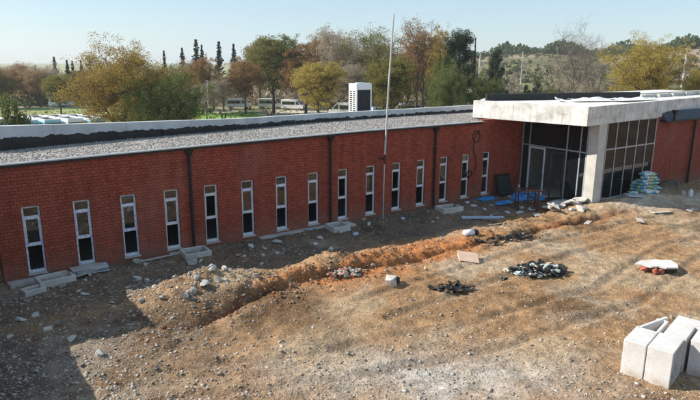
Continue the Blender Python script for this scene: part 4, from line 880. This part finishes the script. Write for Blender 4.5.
o = copy_tree(vp); p = atd(412, 104, 134); o.location = (p[0], p[1], gz(p[0], p[1])+.1); o.rotation_euler = (0, 0, R(10)-YAW); tag(o, 'pale van half hidden behind the parapet below the tall tree', 'van', gv)
# buses parked nose to tail behind the building
BBLUE = mat_var('bus_blue', (.02, .19, .50), (.03, .26, .60), .5, .35, bump=0); CYAN = mat_var('bus_light_blue', (.25, .55, .72), (.35, .65, .80), .5, .35, bump=0)
def bus(px, D, rz, lab, bm, L=9.0):
    p = atd(px, 120, D); t = thing('parked_bus', lab, 'bus', (p[0], p[1], gz(p[0], p[1])), rz, 'blue and white buses parked behind the building'); W2, H_ = 1.25, 3.15
    MB().extr([(-W2, .35), (W2, .35), (W2, 2.95), (W2-.15, H_-.05), (-W2+.15, H_-.05), (-W2, 2.95)], 0, L, 1).build('body', bm, t, bevel=.05)
    e = MB(); e.box(-W2+.1, W2-.1, .1, .45, H_-.06, H_+.12); e.box(-W2+.1, W2-.1, L*.48, L*.54, H_-.06, H_+.12); e.box(-W2+.1, W2-.1, L-.45, L-.1, H_-.06, H_+.12); e.box(-W2+.1, -W2+.42, .45, L-.45, H_-.06, H_+.12); e.box(W2-.42, W2-.1, .45, L-.45, H_-.06, H_+.12); e.build('roof_rail', VWHITE, t)
    MB().box(-W2+.46, W2-.46, .5, L*.47, H_-.045, H_+.0).build('roof_hatch', BLACK, t); MB().box(-W2+.46, W2-.46, L*.56, L-.5, H_-.045, H_+.0).build('roof_hatch', BLACK, t)
    for s in (-1, 1): MB().box(s*W2-.012, s*W2+.012, .5, L-.5, 1.4, 2.5).build('side_window', VGL, t)
    MB().box(-W2+.12, W2-.12, -.015, .0, 1.3, 2.75).build('windscreen', VGL, t)
    for x in (-1.12, 1.12):
        for y in (1.6, L-2):
            wv_ = MB().tube([(x-.13, y, .48), (x+.13, y, .48)], .48, 16).build('wheel', TYRE, t)
    return t
bus(4, 97, -YAW+R(42), 'bus with a bright blue roof at the left end of the bus row', BBLUE)
bus(30, 97, -YAW+R(44), 'white bus with dark roof hatches next to the blue one', CYAN)
bus(53, 97, -YAW+R(46), 'bus with light blue roof edge in the middle of the row', CYAN)
bus(76, 97, -YAW+R(48), 'second bus from the right end of the row', VWHITE)
bus(98, 97, -YAW+R(50), 'bus at the right end of the row beside the yellow tree', CYAN)

# ------------------------------------------------------------------ trees
def limb_path(a, b, r, wob, n_=4):
    a, b = Vector(a), Vector(b); L = (b-a).length; out = [a]
    for i in range(1, n_): t = i/n_; out.append(a.lerp(b, t)+Vector((r.gauss(0, 1), r.gauss(0, 1), r.gauss(0, .6)+.8*math.sin(math.pi*t)))*wob*L)
    out.append(b); return out
def tree_meshes(seed, H, W_, cb, style='round', leaves=6500, leaf=.26, ntw=3, trunk_r=None, lean=0, forks=9, dens=1.):
    """returns (wood MB, leaf V, leaf Q); H total height, W crown width, cb crown base height"""
    r = random.Random(seed); nr_ = np.random.RandomState(seed); wood = MB(); tr = trunk_r or H*.02
    top = H*(.62 if style in ('round', 'sparse', 'bare') else .95)
    trunk = [Vector((0, 0, -.6))]+[Vector((lean*t*H+r.gauss(0, .012)*H*t, r.gauss(0, .012)*H*t, top*t)) for t in (.15, .35, .6, .85, 1)]
    wood.tube(trunk, [tr*1.25, tr, tr*.85, tr*.65, tr*.42, tr*.2], 7)
    def tp(z):
        for a, b in zip(trunk[:-1], trunk[1:]):
            if a.z <= z <= b.z: return a.lerp(b, (z-a.z)/(b.z-a.z))
        return trunk[-1].copy()
    C0 = Vector((lean*H*.7, 0, (cb+H)/2)); rz_ = (H-cb)/2; rw_ = W_/2; tips = []
    lump = [(Vector((r.gauss(0, 1), r.gauss(0, 1), r.gauss(0, .8))).normalized(), r.uniform(-.30, .28)) for _ in range(16)]
    def env(d): return (abs(d.x)**3+abs(d.y)**3+abs(d.z)**3)**(-1/3)*.93*(1+sum(a*max(0, d.dot(v))**6 for v, a in lump))
    if style in ('round', 'sparse', 'bare'):
        for i in range(forks):
            z = cb*.75+(top-cb*.75)*(i+.5)/forks*.95; s = tp(z); th = i*2.4+r.uniform(-.4, .4); el = r.uniform(-.1, .5)+1.1*(i/forks)**1.5
            d = Vector((math.cos(th)*math.cos(el), math.sin(th)*math.cos(el), math.sin(el))); k = env(d)*r.uniform(.72, .95); e = C0+Vector((d.x*rw_*k, d.y*rw_*k, d.z*rz_*k)); e.z = max(e.z, cb+.2)
            pth = limb_path(s, e, r, .05, 5); br = tr*(.50-.2*i/forks); wood.tube(pth, [br, br*.8, br*.62, br*.45, br*.3, br*.14], 6)
            for j in range(9):
                u = .25+.75*(j+r.random())/9; ii = min(int(u*5), 4); q = pth[ii].lerp(pth[ii+1], u*5-ii); dd_ = Vector((r.gauss(0, 1), r.gauss(0, 1), r.gauss(.35, .7))).normalized()
                q2 = q+Vector((dd_.x*rw_, dd_.y*rw_, dd_.z*rz_))*r.uniform(.22, .45)
                rel = Vector(((q2.x-C0.x)/rw_, (q2.y-C0.y)/rw_, (q2.z-C0.z)/rz_)); m_ = env(rel.normalized())
                if rel.length > m_: rel = rel*(m_/rel.length); q2 = C0+Vector((rel.x*rw_, rel.y*rw_, rel.z*rz_))
                sp = limb_path(q, q2, r, .08, 3); sr = br*.32; wood.tube(sp, [sr, sr*.7, sr*.45, sr*.2], 4, False); tips.append((q2, 1)); tips.append((sp[2], .8))
                for m2 in range(ntw):
                    dd2 = Vector((r.gauss(0, 1), r.gauss(0, 1), r.gauss(.3, .7))).normalized(); b0 = sp[r.choice((1, 2, 3))]; q3 = b0+dd2*r.uniform(.07, .16)*(rw_+rz_)
                    wood.tube([b0, b0.lerp(q3, .5)+Vector((0, 0, .03*rw_)), q3], [sr*.38, sr*.28, sr*.16], 3, False); tips.append((q3, .7))
                    if style == 'bare':
                        for m3 in range(4):
                            q4 = q3+Vector((r.gauss(0, 1), r.gauss(0, 1), r.gauss(.6, .6))).normalized()*r.uniform(.05, .11)*rw_*1.6; b1 = b0.lerp(q3, r.uniform(.4, 1)); wood.tube([b1, q4], [sr*.2, sr*.1], 3, False)
        # fill the crown volume evenly
        for _ in range(int(90*dens)):
            v = Vector((r.gauss(0, 1), r.gauss(0, 1), r.gauss(0, 1))).normalized(); k = env(v)*(.12+.84*r.random()**.45)
            tips.append((C0+Vector((v.x*rw_*k, v.y*rw_*k, v.z*rz_*k)), r.choice((.4, 1, 1, 2.2))))
        cr = (rw_+rz_)*.5*.17
    elif style == 'cypress':
        for i in range(340):
            z = cb+(H-cb)*r.random()**1.15*1.02; t = (z-cb)/(H-cb); w_ = rw_*min(1, 3*t+.35)*max(0, 1-t)**.8*(1+.3*math.sin(z*2.3+seed)); a = r.uniform(0, 6.28); k = r.uniform(.2, 1)
            tips.append((Vector((math.cos(a)*w_*k+trunk[-1].x*t, math.sin(a)*w_*k, z)), 1))
        cr = rw_*.15
    elif style == 'pine':
        for i in range(26):
            z = cb+(H-cb)*(i+r.random())/26; t = (z-cb)/(H-cb); L = rw_*(1-.72*t)*r.uniform(.5, 1.1); th = i*2.4; e = tp(min(z, top))+Vector((math.cos(th)*L, math.sin(th)*L, r.uniform(-.02, .06)*H)); s = tp(min(z, top)); wood.tube([s, e], [tr*.3, tr*.08], 5, False)
            for k in range(6): tips.append((s.lerp(e, r.uniform(.25, 1.05))+Vector((r.gauss(0, .1), r.gauss(0, .1), r.gauss(0, .06)))*rw_, 1))
        cr = rw_*.24
    elif style == 'bush':
        for i in range(160):
            v = Vector((r.gauss(0, 1), r.gauss(0, 1), abs(r.gauss(0, .9)))).normalized(); k = env(v)*r.uniform(.35, 1.); tips.append((Vector((v.x*rw_*k, v.y*rw_*k, v.z*H*k*.95+.05)), 1))
        for i in range(10):
            a = r.uniform(0, 6.28); wood.tube([(0, 0, -.2), (math.cos(a)*rw_*.5, math.sin(a)*rw_*.5, H*.6)], [tr*.6, tr*.1], 5, False)
        cr = (rw_+H)*.5*.16
    T = np.array([tuple(t[0]) for t in tips]); Wt = np.array([t[1] for t in tips]); Wt = Wt/Wt.sum(); n_ = leaves
    if n_ <= 0: return wood, None, None
    ii = nr_.choice(len(T), n_, p=Wt); dv = nr_.normal(0, 1, (n_, 3)); dv /= np.linalg.norm(dv, axis=1)[:, None]; c = T[ii]+dv*(nr_.rand(n_, 1)**.45)*cr*np.array([1.05, 1.05, .72])*(.55+.6*((ii*7919) % 97/97.)[:, None])
    c[:, 2] = np.maximum(c[:, 2], cb*.5 if style != 'bush' else .05)
    nrm = nr_.normal(0, 1, (n_, 3)); nrm /= np.linalg.norm(nrm, axis=1)[:, None]; a = np.cross(nrm, nr_.normal(0, 1, (n_, 3))); a /= np.linalg.norm(a, axis=1)[:, None]; b = np.cross(nrm, a)
    s = leaf*(.5+nr_.rand(n_, 1)*.9); k1 = a*s*.5; k2 = b*s*.36
    Vv = np.stack([c-k1, c-k2*.9+k1*.1, c+k1, c+k2], 1).reshape(-1, 3); return wood, Vv, np.arange(n_*4).reshape(-1, 4)
PROTO = {}
def proto(key, leafmat, bark, **kw):
    wood, V_, Q_ = tree_meshes(**kw); w_ = wood.build('trunk', bark, smooth=True); l_ = fast_mesh('crown', V_, Q_, leafmat) if V_ is not None else None
    PROTO[key] = (w_.data, l_.data if l_ else None, kw['H'], kw['W_'])
    bpy.data.objects.remove(w_); 
    if l_: bpy.data.objects.remove(l_)
L_YEL = mat_leaf('leaf_yellow', [(.11, .09, .02), (.22, .165, .035), (.30, .23, .06), (.26, .23, .07)]); L_ORG = mat_leaf('leaf_orange', [(.09, .05, .022), (.19, .105, .038), (.25, .155, .06)])
L_GRN = mat_leaf('leaf_green', [(.035, .05, .014), (.07, .09, .022), (.13, .14, .04)]); L_BRN = mat_leaf('leaf_brown', [(.10, .07, .035), (.20, .135, .065), (.27, .19, .095)])
L_OLV = mat_leaf('leaf_olive', [(.06, .06, .015), (.13, .12, .025), (.20, .16, .04)]); L_DRK = mat_leaf('leaf_cypress', [(.012, .022, .012), (.025, .04, .022), (.04, .055, .03)])
L_YGR = mat_leaf('leaf_yellow_green', [(.04, .055, .014), (.10, .105, .025), (.21, .17, .04)]); L_GRY = mat_leaf('leaf_grey_brown', [(.14, .115, .085), (.23, .19, .14), (.29, .25, .20)])
L_BIG = mat_leaf('leaf_golden_brown', [(.08, .065, .018), (.17, .115, .03), (.25, .175, .045), (.20, .17, .045)])
L_SCR = mat_leaf('leaf_scrub', [(.04, .055, .02), (.08, .09, .035), (.14, .125, .06)], .05); L_BRT = mat_leaf('leaf_bright_green', [(.035, .05, .015), (.08, .10, .028), (.15, .16, .055)])
proto('big', L_YEL, BARK, seed=23, H=14, W_=13, cb=2.6, leaves=70000, leaf=.15, forks=13, trunk_r=.33, lean=-.05, dens=1.9)
proto('low', L_GRN, BARK, seed=2, H=9, W_=11.5, cb=1.7, leaves=60000, leaf=.14, forks=11, trunk_r=.26, lean=.06, dens=1.9)
proto('round1', L_ORG, BARK, seed=3, H=12, W_=9.5, cb=3.6, leaves=36000, leaf=.17, forks=10, dens=1.5)
proto('round2', L_OLV, BARK, seed=4, H=12, W_=9, cb=3.2, leaves=38000, leaf=.17, forks=10, dens=1.5)
proto('round3', L_BRN, BARK, seed=5, H=12, W_=10, cb=3.8, leaves=30000, leaf=.16, forks=11, dens=1.5)
proto('sparse1', L_BRN, BARK_G, seed=6, H=14, W_=9, cb=3.2, style='sparse', leaves=20000, leaf=.15, forks=12, ntw=6, dens=.5)
proto('sparse2', L_GRY, BARK_G, seed=7, H=12, W_=9.5, cb=3.0, style='sparse', leaves=19000, leaf=.15, forks=12, ntw=6, dens=.6)
proto('tall', L_ORG, BARK, seed=15, H=16, W_=7.5, cb=5.5, style='sparse', leaves=17000, leaf=.15, forks=12, ntw=4, dens=.25, trunk_r=.24)
proto('bare', None, BARK_G, seed=9, H=14, W_=11.5, cb=2.6, style='bare', leaves=0, forks=13, ntw=6, trunk_r=.24)
proto('cypress1', L_DRK, BARK, seed=10, H=14, W_=3.2, cb=.8, style='cypress', leaves=12000, leaf=.2)
proto('cypress2', L_DRK, BARK, seed=11, H=14, W_=4.2, cb=.8, style='cypress', leaves=12000, leaf=.2)
proto('pine', L_DRK, BARK, seed=12, H=12, W_=8.5, cb=1.5, style='pine', leaves=42000, leaf=.17)
proto('bush1', L_GRN, BARK, seed=13, H=3.5, W_=6, cb=0, style='bush', leaves=20000, leaf=.19)
proto('bush2', L_GRY, BARK_G, seed=14, H=3.2, W_=6, cb=0, style='bush', leaves=11000, leaf=.12)
def place(key, name, label, px, top_py, w_px, D, leafmat=None, rz=None, group=None, base_z=None, cat='tree', sparse=False):
    """crown top at height given by the sight line, crown width w_px (700 px photo) at distance D"""
    p = atd(px, top_py, D); x, y = p[0], p[1]; g0 = gz(x, y) if base_z is None else base_z; H = max(1.5, p[2]-g0)
    dep = D*math.cos(math.atan2(x-CAM[0], y-CAM[1])-YAW)*math.cos(PITCH)*1.0; Wm = w_px*dep/F_PX
    wd, ld, H0, W0 = PROTO[key]; t = thing(name, label, cat, (x, y, g0), (px*1.37 % 6.28) if rz is None else rz, group)
    s = (Wm/W0, Wm/W0, H/H0); o = bpy.data.objects.new('trunk', wd); link(o); o.parent = t; o.scale = s
    if ld:
        c = bpy.data.objects.new('crown', ld); link(c); c.parent = t; c.scale = s
        if leafmat: c.material_slots[0].link = 'OBJECT'; c.material_slots[0].material = leafmat
    return t
# near trees beyond the building
place('big', 'autumn_tree', 'big spreading tree with yellow and orange leaves beyond the left roof', 116, 44, 96, 76, L_BIG, rz=2.2)
place('low', 'green_tree', 'low wide dark green tree in front of the big yellow one', 162, 79, 82, 70, rz=.3)
place('bush1', 'green_bush', 'dark green bush beyond the roof at the left edge', 5, 97, 50, 66, cat='bush')
place('round2', 'olive_tree', 'round olive yellow tree standing alone before the far left treeline', 57, 73, 34, 140)
gr = 'brown trees in the far left treeline'
LT = ['brown tree cut by the left picture edge in the far treeline', 'rust orange tree near the left picture edge in the far treeline', 'grey twiggy tree third from the left in the far treeline', 'brown tree behind the round olive tree, on its left side', 'grey twiggy tree right behind the round olive tree', 'brown tree glimpsed left of the big yellow tree in the far treeline',
      'low olive tree at the left edge in front of the brown treeline', 'low orange tree between the left edge and the round olive tree', 'orange tree half hidden by the big yellow tree in the far treeline']
for k, (px, tp_, w_, lm) in enumerate(((-10, 66, 30, L_BRN), (8, 65, 30, L_ORG), (24, 68, 30, L_GRY), (36, 70, 28, L_BRN), (46, 66, 26, L_GRY), (80, 72, 32, L_BRN), (0, 78, 26, L_OLV), (30, 82, 24, L_ORG), (88, 80, 30, L_ORG))):
    place(('round3', 'sparse2', 'round1')[k % 3], 'brown_tree', LT[k], px, tp_-2, w_*1.35, 168+(k % 3)*9, lm, group=gr)
for k, (px, tp_, w_, lb) in enumerate(((54, 58, 9, 'dark cypress poking above the far left treeline, left one'), (66, 61, 9, 'left of two dark cypresses side by side above the left treeline'), (72, 62, 8, 'right of two dark cypresses side by side above the left treeline'), (80, 61, 8, 'small dark cypress just left of the big yellow tree'), (35, 66, 5, 'tiny cypress tip above the far left trees'), (89, 58, 6, 'thin cypress tip behind the left shoulder of the big yellow tree'),
        (164, 52, 8, 'short cypress tip right of the big yellow tree'), (182, 49, 10, 'cypress second right of the big yellow tree'), (196, 41, 13, 'tallest dark cypress of the middle group'), (202, 46, 9, 'narrow cypress joined to the tallest one'), (218, 43, 12, 'dark cypress standing clear against the sky, left of a pair'), (234, 45, 11, 'dark cypress standing clear against the sky, right of a pair'))):
    place(('cypress1', 'cypress2')[k % 2], 'cypress', lb, px, tp_, w_*1.5, 185, group='dark cypresses rising behind the treeline')
mid = [('round3', 168, 66, 34, 150, L_BRN, 'brown tree peeping over the green tree'), ('sparse2', 186, 60, 34, 140, L_BRN, 'pinkish brown half bare tree under the tallest cypress'), ('round1', 200, 58, 24, 135, L_ORG, 'rusty orange tree in front of the tallest cypress'),
       ('sparse2', 205, 80, 26, 120, L_GRY, 'small grey leafless tree by the mown grass'), ('sparse2', 222, 76, 36, 128, L_GRY, 'grey bare tree with pale twigs left of the orange tree'), ('sparse1', 212, 72, 28, 150, L_BRN, 'brown sparse tree behind the grey one'),
       ('round1', 244, 62, 30, 122, L_ORG, 'orange brown tree behind the leftmost minibus'), ('round3', 258, 44, 40, 138, L_BRN, 'tall brown topped tree behind the green and yellow one'), ('round2', 272, 33, 46, 124, L_YGR, 'tall green and yellow tree over the middle minibus'),
       ('round1', 305, 42, 44, 120, L_ORG, 'rust brown leafy tree right of the green and yellow one'), ('round2', 318, 60, 44, 108, L_YEL, 'golden olive tree low to the ground left of the condenser'), ('sparse2', 340, 30, 42, 128, L_GRY, 'pale grey twiggy tree behind the condenser'),
       ('sparse1', 330, 26, 34, 150, L_BRN, 'reddish twiggy treetop left of the condenser'), ('round3', 350, 62, 38, 118, L_GRY, 'grey brown bush-like tree just behind the condenser'), ('sparse1', 374, 25, 44, 126, L_OLV, 'tall thinly leaved olive tree left of the pole top'),
       ('round2', 392, 54, 42, 104, L_OLV, 'brown and olive tree behind the flagpole'), ('sparse2', 395, 42, 36, 132, L_ORG, 'rusty twiggy tree behind the flagpole'), ('sparse2', 425, 40, 44, 134, L_GRY, 'pale bare twig thicket behind the tall orange topped tree'),
       ('round1', 441, 32, 26, 124, L_YEL, 'golden orange tree beside the dark pine'), ('sparse2', 362, 50, 36, 150, L_GRY, 'bare grey tree behind the condenser to the right'), ('round3', 285, 52, 30, 150, L_BRN, 'brown tree behind the row of minibuses')]
mid += [('round3', 232, 80, 30, 160, L_OLV, 'low olive tree in the gap left of the leftmost minibus'), ('round1', 296, 62, 34, 160, L_YGR, 'yellowish tree behind the rust brown one'), ('round2', 344, 78, 40, 150, L_BRN, 'brown low tree behind the condenser left side'), ('round3', 408, 66, 40, 150, L_OLV, 'olive tree low behind the tall orange topped tree'), ('round3', 433, 60, 36, 145, L_BRN, 'brown tree between the tall tree and the dark conifer'), ('round1', 384, 70, 32, 118, L_YEL, 'golden brown tree low left of the flagpole')]
for (k, px, tp_, w_, D, lm, lb) in mid: place(k, 'autumn_tree', lb, px, tp_, w_*1.3, D+(14 if 215 < px < 310 else 0), lm, group='autumn trees along the van park')
place('tall', 'tall_tree', 'tall tree with dark trunk and a small tuft of orange leaves right of the pole', 419, 17, 44, 110, rz=1.0)
place('pine', 'dark_pine', 'large dark conifer behind the green bushes', 462, 33, 52, 108, rz=.4); place('cypress1', 'cypress', 'thin dark cypress on the right flank of the large dark conifer', 476, 40, 7, 126, group='dark cypresses rising behind the treeline')
place('low', 'green_tree', 'bright green bushy tree in front of the large dark conifer', 452, 70, 46, 92, L_BRT, rz=2.0); place('low', 'green_tree', 'bright green bushy tree next to the white canopy corner', 486, 80, 32, 96, L_BRT, rz=4.1)
place('round1', 'autumn_tree', 'small golden tree left of the bright green bushes', 437, 62, 22, 100, L_YGR)
place('pine', 'dark_pine', 'small dark conifer on the hill foot left of the thin white pole', 496, 51, 26, 118, rz=2.4)
place('bare', 'bare_tree', 'leafless spreading tree against the hill behind the canopy', 579, 22, 62, 110, rz=.9)
place('bare', 'bare_tree', 'second leafless tree behind the first, lower and greyer', 598, 40, 34, 128, rz=2.9)
place('big', 'yellow_tree', 'large yellow leaved tree behind the right of the canopy', 653, 38, 76, 100, L_YEL, rz=.2); place('round1', 'yellow_tree', 'small yellow tree at the right picture edge', 701, 70, 26, 105, L_YEL)
sh = [('bush2', 512, 78, 40, 128, L_GRY), ('bush1', 530, 82, 34, 120, L_SCR), ('bush2', 548, 76, 30, 132, L_SCR), ('bush2', 560, 68, 42, 140, L_GRY), ('bush1', 505, 88, 34, 118, L_SCR), ('bush2', 524, 90, 40, 112, L_GRY), ('bush2', 596, 72, 40, 160, L_GRY), ('bush1', 548, 90, 30, 115, L_OLV), ('bush2', 616, 72, 40, 165, L_SCR), ('bush2', 682, 82, 26, 125, L_SCR)]
SL = ['grey twiggy bush right of the small dark conifer', 'olive green bush at the foot of the thin white pole', 'dark scrub bush just right of the thin white pole', 'large grey bush left of the leafless tree', 'green scrub low above the left end of the canopy', 'grey brush low in front of the thin white pole',
      'grey bush behind the lower leafless tree', 'small olive bush between the white pole and the leafless tree', 'dark scrub bush left of the large yellow tree', 'dark scrub bush at the foot of the leaning power pole']
for k, (ky, px, tp_, w_, D, lm) in enumerate(sh): place(ky, 'scrub_bush', SL[k], px, tp_, w_, D, lm, group='scrub bushes behind the canopy', cat='bush')
# pruned stumps behind the parapet
for px, py0, lb in ((223, 111, 'dark pruned stump with two stubs before the mown grass'), (269, 110, 'brown pruned stump with forked stubs below the middle minibus')):
    p = atd(px, py0, 95); g0 = gz(p[0], p[1]); t = thing('pruned_stump', lb, 'tree', (p[0], p[1], g0), 0, 'pruned stumps behind the parapet'); h = p[2]-g0; c = Vector((math.cos(YAW), -math.sin(YAW), 0))
    MB().tube([(0, 0, -.3), (0, 0, h*.6), tuple(c*-.45+Vector((0, 0, h)))], [.28, .22, .10], 8).build('trunk', BARK, t); MB().tube([(0, 0, h*.55), tuple(c*.35+Vector((0, 0, h*.78))), tuple(c*.5+Vector((0, 0, h*.95)))], [.18, .14, .07], 8).build('stub', BARK, t)
# treelines further off as one mass, hillside scrub, wood on the crest
def scatter_clumps(name, label, pts, H_, leafmat, n_per, leaf, seed, cat):
    r_ = np.random.RandomState(seed); n_ = len(pts)*n_per; base = np.repeat(pts, n_per, 0); hs = np.repeat(H_, n_per)
    d = r_.normal(0, 1, (n_, 3)); d /= np.linalg.norm(d, axis=1)[:, None]; rad = .45+.55*r_.rand(n_, 1)**.6
    c = base+np.stack([d[:, 0]*hs*.62, d[:, 1]*hs*.62, (d[:, 2]*.5+.5)*hs], 1)*rad
    nrm = r_.normal(0, 1, (n_, 3)); nrm /= np.linalg.norm(nrm, axis=1)[:, None]; a = np.cross(nrm, r_.normal(0, 1, (n_, 3))); a /= np.linalg.norm(a, axis=1)[:, None]; b = np.cross(nrm, a); s = leaf*np.repeat(H_/np.mean(H_), n_per)[:, None]*(.6+.8*r_.rand(n_, 1))
    V_ = np.stack([c-a*s*.5, c-b*s*.4, c+a*s*.5, c+b*s*.4], 1).reshape(-1, 3); o = fast_mesh(name, V_, np.arange(n_*4).reshape(-1, 4), leafmat); tag(o, label, cat, kind='stuff'); return o
r = np.random.RandomState(77)
def polar(az, D): x = CAM[0]+np.sin(np.radians(az))*D; y = CAM[1]+np.cos(np.radians(az))*D; return np.stack([x, y, ground_h(x, y)], 1)
az = r.uniform(45.5, 82, 420); D = r.uniform(425, 480, 420); scatter_clumps('crest_wood', 'dark green wood along the crest of the hill', polar(az, D), r.uniform(3.2, 7.5, 420)*(1+.35*np.sin(az*1.3)), mat_leaf('leaf_far_wood', [(.035, .05, .02), (.06, .08, .03), (.09, .10, .045)], .02), 60, 1.5, 1, 'wood')
az = r.uniform(42, 80, 1500); D = 175+r.rand(1500)*240; k = fbm(az*6, D, .03, 3) > -.15; scatter_clumps('hillside_scrub', 'low green and brown scrub dotting the hillside', polar(az[k], D[k]), r.uniform(.7, 2.3, k.sum()), L_SCR, 26, .8, 2, 'scrub')
az = r.uniform(42, 80, 900); D = 165+r.rand(900)*200; scatter_clumps('dry_scrub', 'dry brown brush on the hillside', polar(az, D), r.uniform(.6, 1.6, 900), L_GRY, 24, .7, 3, 'scrub')
az = r.uniform(-14, 44, 900); D = r.uniform(200, 330, 900); scatter_clumps('distant_wood', 'brown and olive wood far behind the autumn trees', polar(az, D), r.uniform(5, 8.5, 900), L_BRN, 60, 1.3, 4, 'wood')
az = r.uniform(-10, 44, 420); D = r.uniform(165, 185, 420); scatter_clumps('hedge_line', 'dark hedge and undergrowth below the treeline', polar(az, D), r.uniform(1.5, 3.2, 420), L_SCR, 45, .6, 5, 'hedge')
az = r.uniform(18, 46, 260); D = r.uniform(158, 176, 260); scatter_clumps('undergrowth', 'brown undergrowth behind the parked vans', polar(az, D), r.uniform(3, 6, 260), L_GRY, 70, .6, 6, 'undergrowth')

# grass tufts in the far field
az = r.uniform(-8, 45, 2600); D = 95+r.rand(2600)*60; scatter_clumps('field_grass', 'rough grass tufts in the field beyond the building', polar(az, D), r.uniform(.12, .35, 2600), mat_leaf('leaf_grass', [(.10, .12, .03), (.18, .19, .06), (.26, .23, .10)], .1), 14, .22, 7, 'grass')
# poles
def pole(px, top, base, D, label, r0=.12, lean=0, arm=False):
    p = atd(px, top, D); g0 = gz(p[0], p[1]); t = thing('utility_pole', label, 'pole', (p[0], p[1], g0)); h = p[2]-g0
    MB().tube([(0, 0, -.3), (lean*h, 0, h)], [r0, r0*.7], 8).build('mast', POLE, t); MB().box(lean*h-(.9 if arm else .35), lean*h+(.5 if arm else .35), -.06, .06, h-.25, h-.12, rz=0).build('crossarm', METAL_L, t); return t
pole(480.5, 52, 80, 145, 'grey lamp post beside the small dark conifer', .16); pole(523, 52, 88, 150, 'thin white pole rising from the scrub on the hill foot', .13); pole(207, 80, 105, 118, 'thin grey post by the small bare tree', .09)
t = pole(687, 48, 88, 140, 'tall pale concrete power pole leaning at the right behind the yellow tree', .34, .02, True)
# boundary fence posts
fz = thing('post_fence', 'low wire fence with pale posts below the hillside behind the canopy', 'fence', tuple(polar(np.array([54.]), np.array([135.]))[0]))
f0 = Vector(fz.location)
for k in range(14):
    q = polar(np.array([50.5+k*.9]), np.array([135.]))[0]; MB().box(q[0]-f0.x-.07, q[0]-f0.x+.07, q[1]-f0.y-.07, q[1]-f0.y+.07, q[2]-f0.z-.2, q[2]-f0.z+1.7).build('post', CONC_L, fz)
wm = MB()
for hh in (.5, 1.0, 1.5): wm.tube([tuple(Vector(polar(np.array([50.5+k*.9]), np.array([135.]))[0])-f0+Vector((0, 0, hh))) for k in range(14)], .02, 4)
wm.build('wire', METAL_L, fz)
# ------------------------------------------------------------------ haze
hz = MB().box(-1700, 2800, -900, 2800, -30, 46).build('haze', None); tag(hz, kind='stuff')
hm = bpy.data.materials.new('haze'); hm.use_nodes = True; hn = hm.node_tree; hn.nodes.clear(); ho = hn.nodes.new('ShaderNodeOutputMaterial'); hv = hn.nodes.new('ShaderNodeVolumePrincipled')
hv.inputs['Color'].default_value = (.86, .92, 1, 1); hv.inputs['Density'].default_value = .00024; hv.inputs['Anisotropy'].default_value = .2; hn.links.new(hv.outputs[0], ho.inputs['Volume']); hz.data.materials.append(hm)
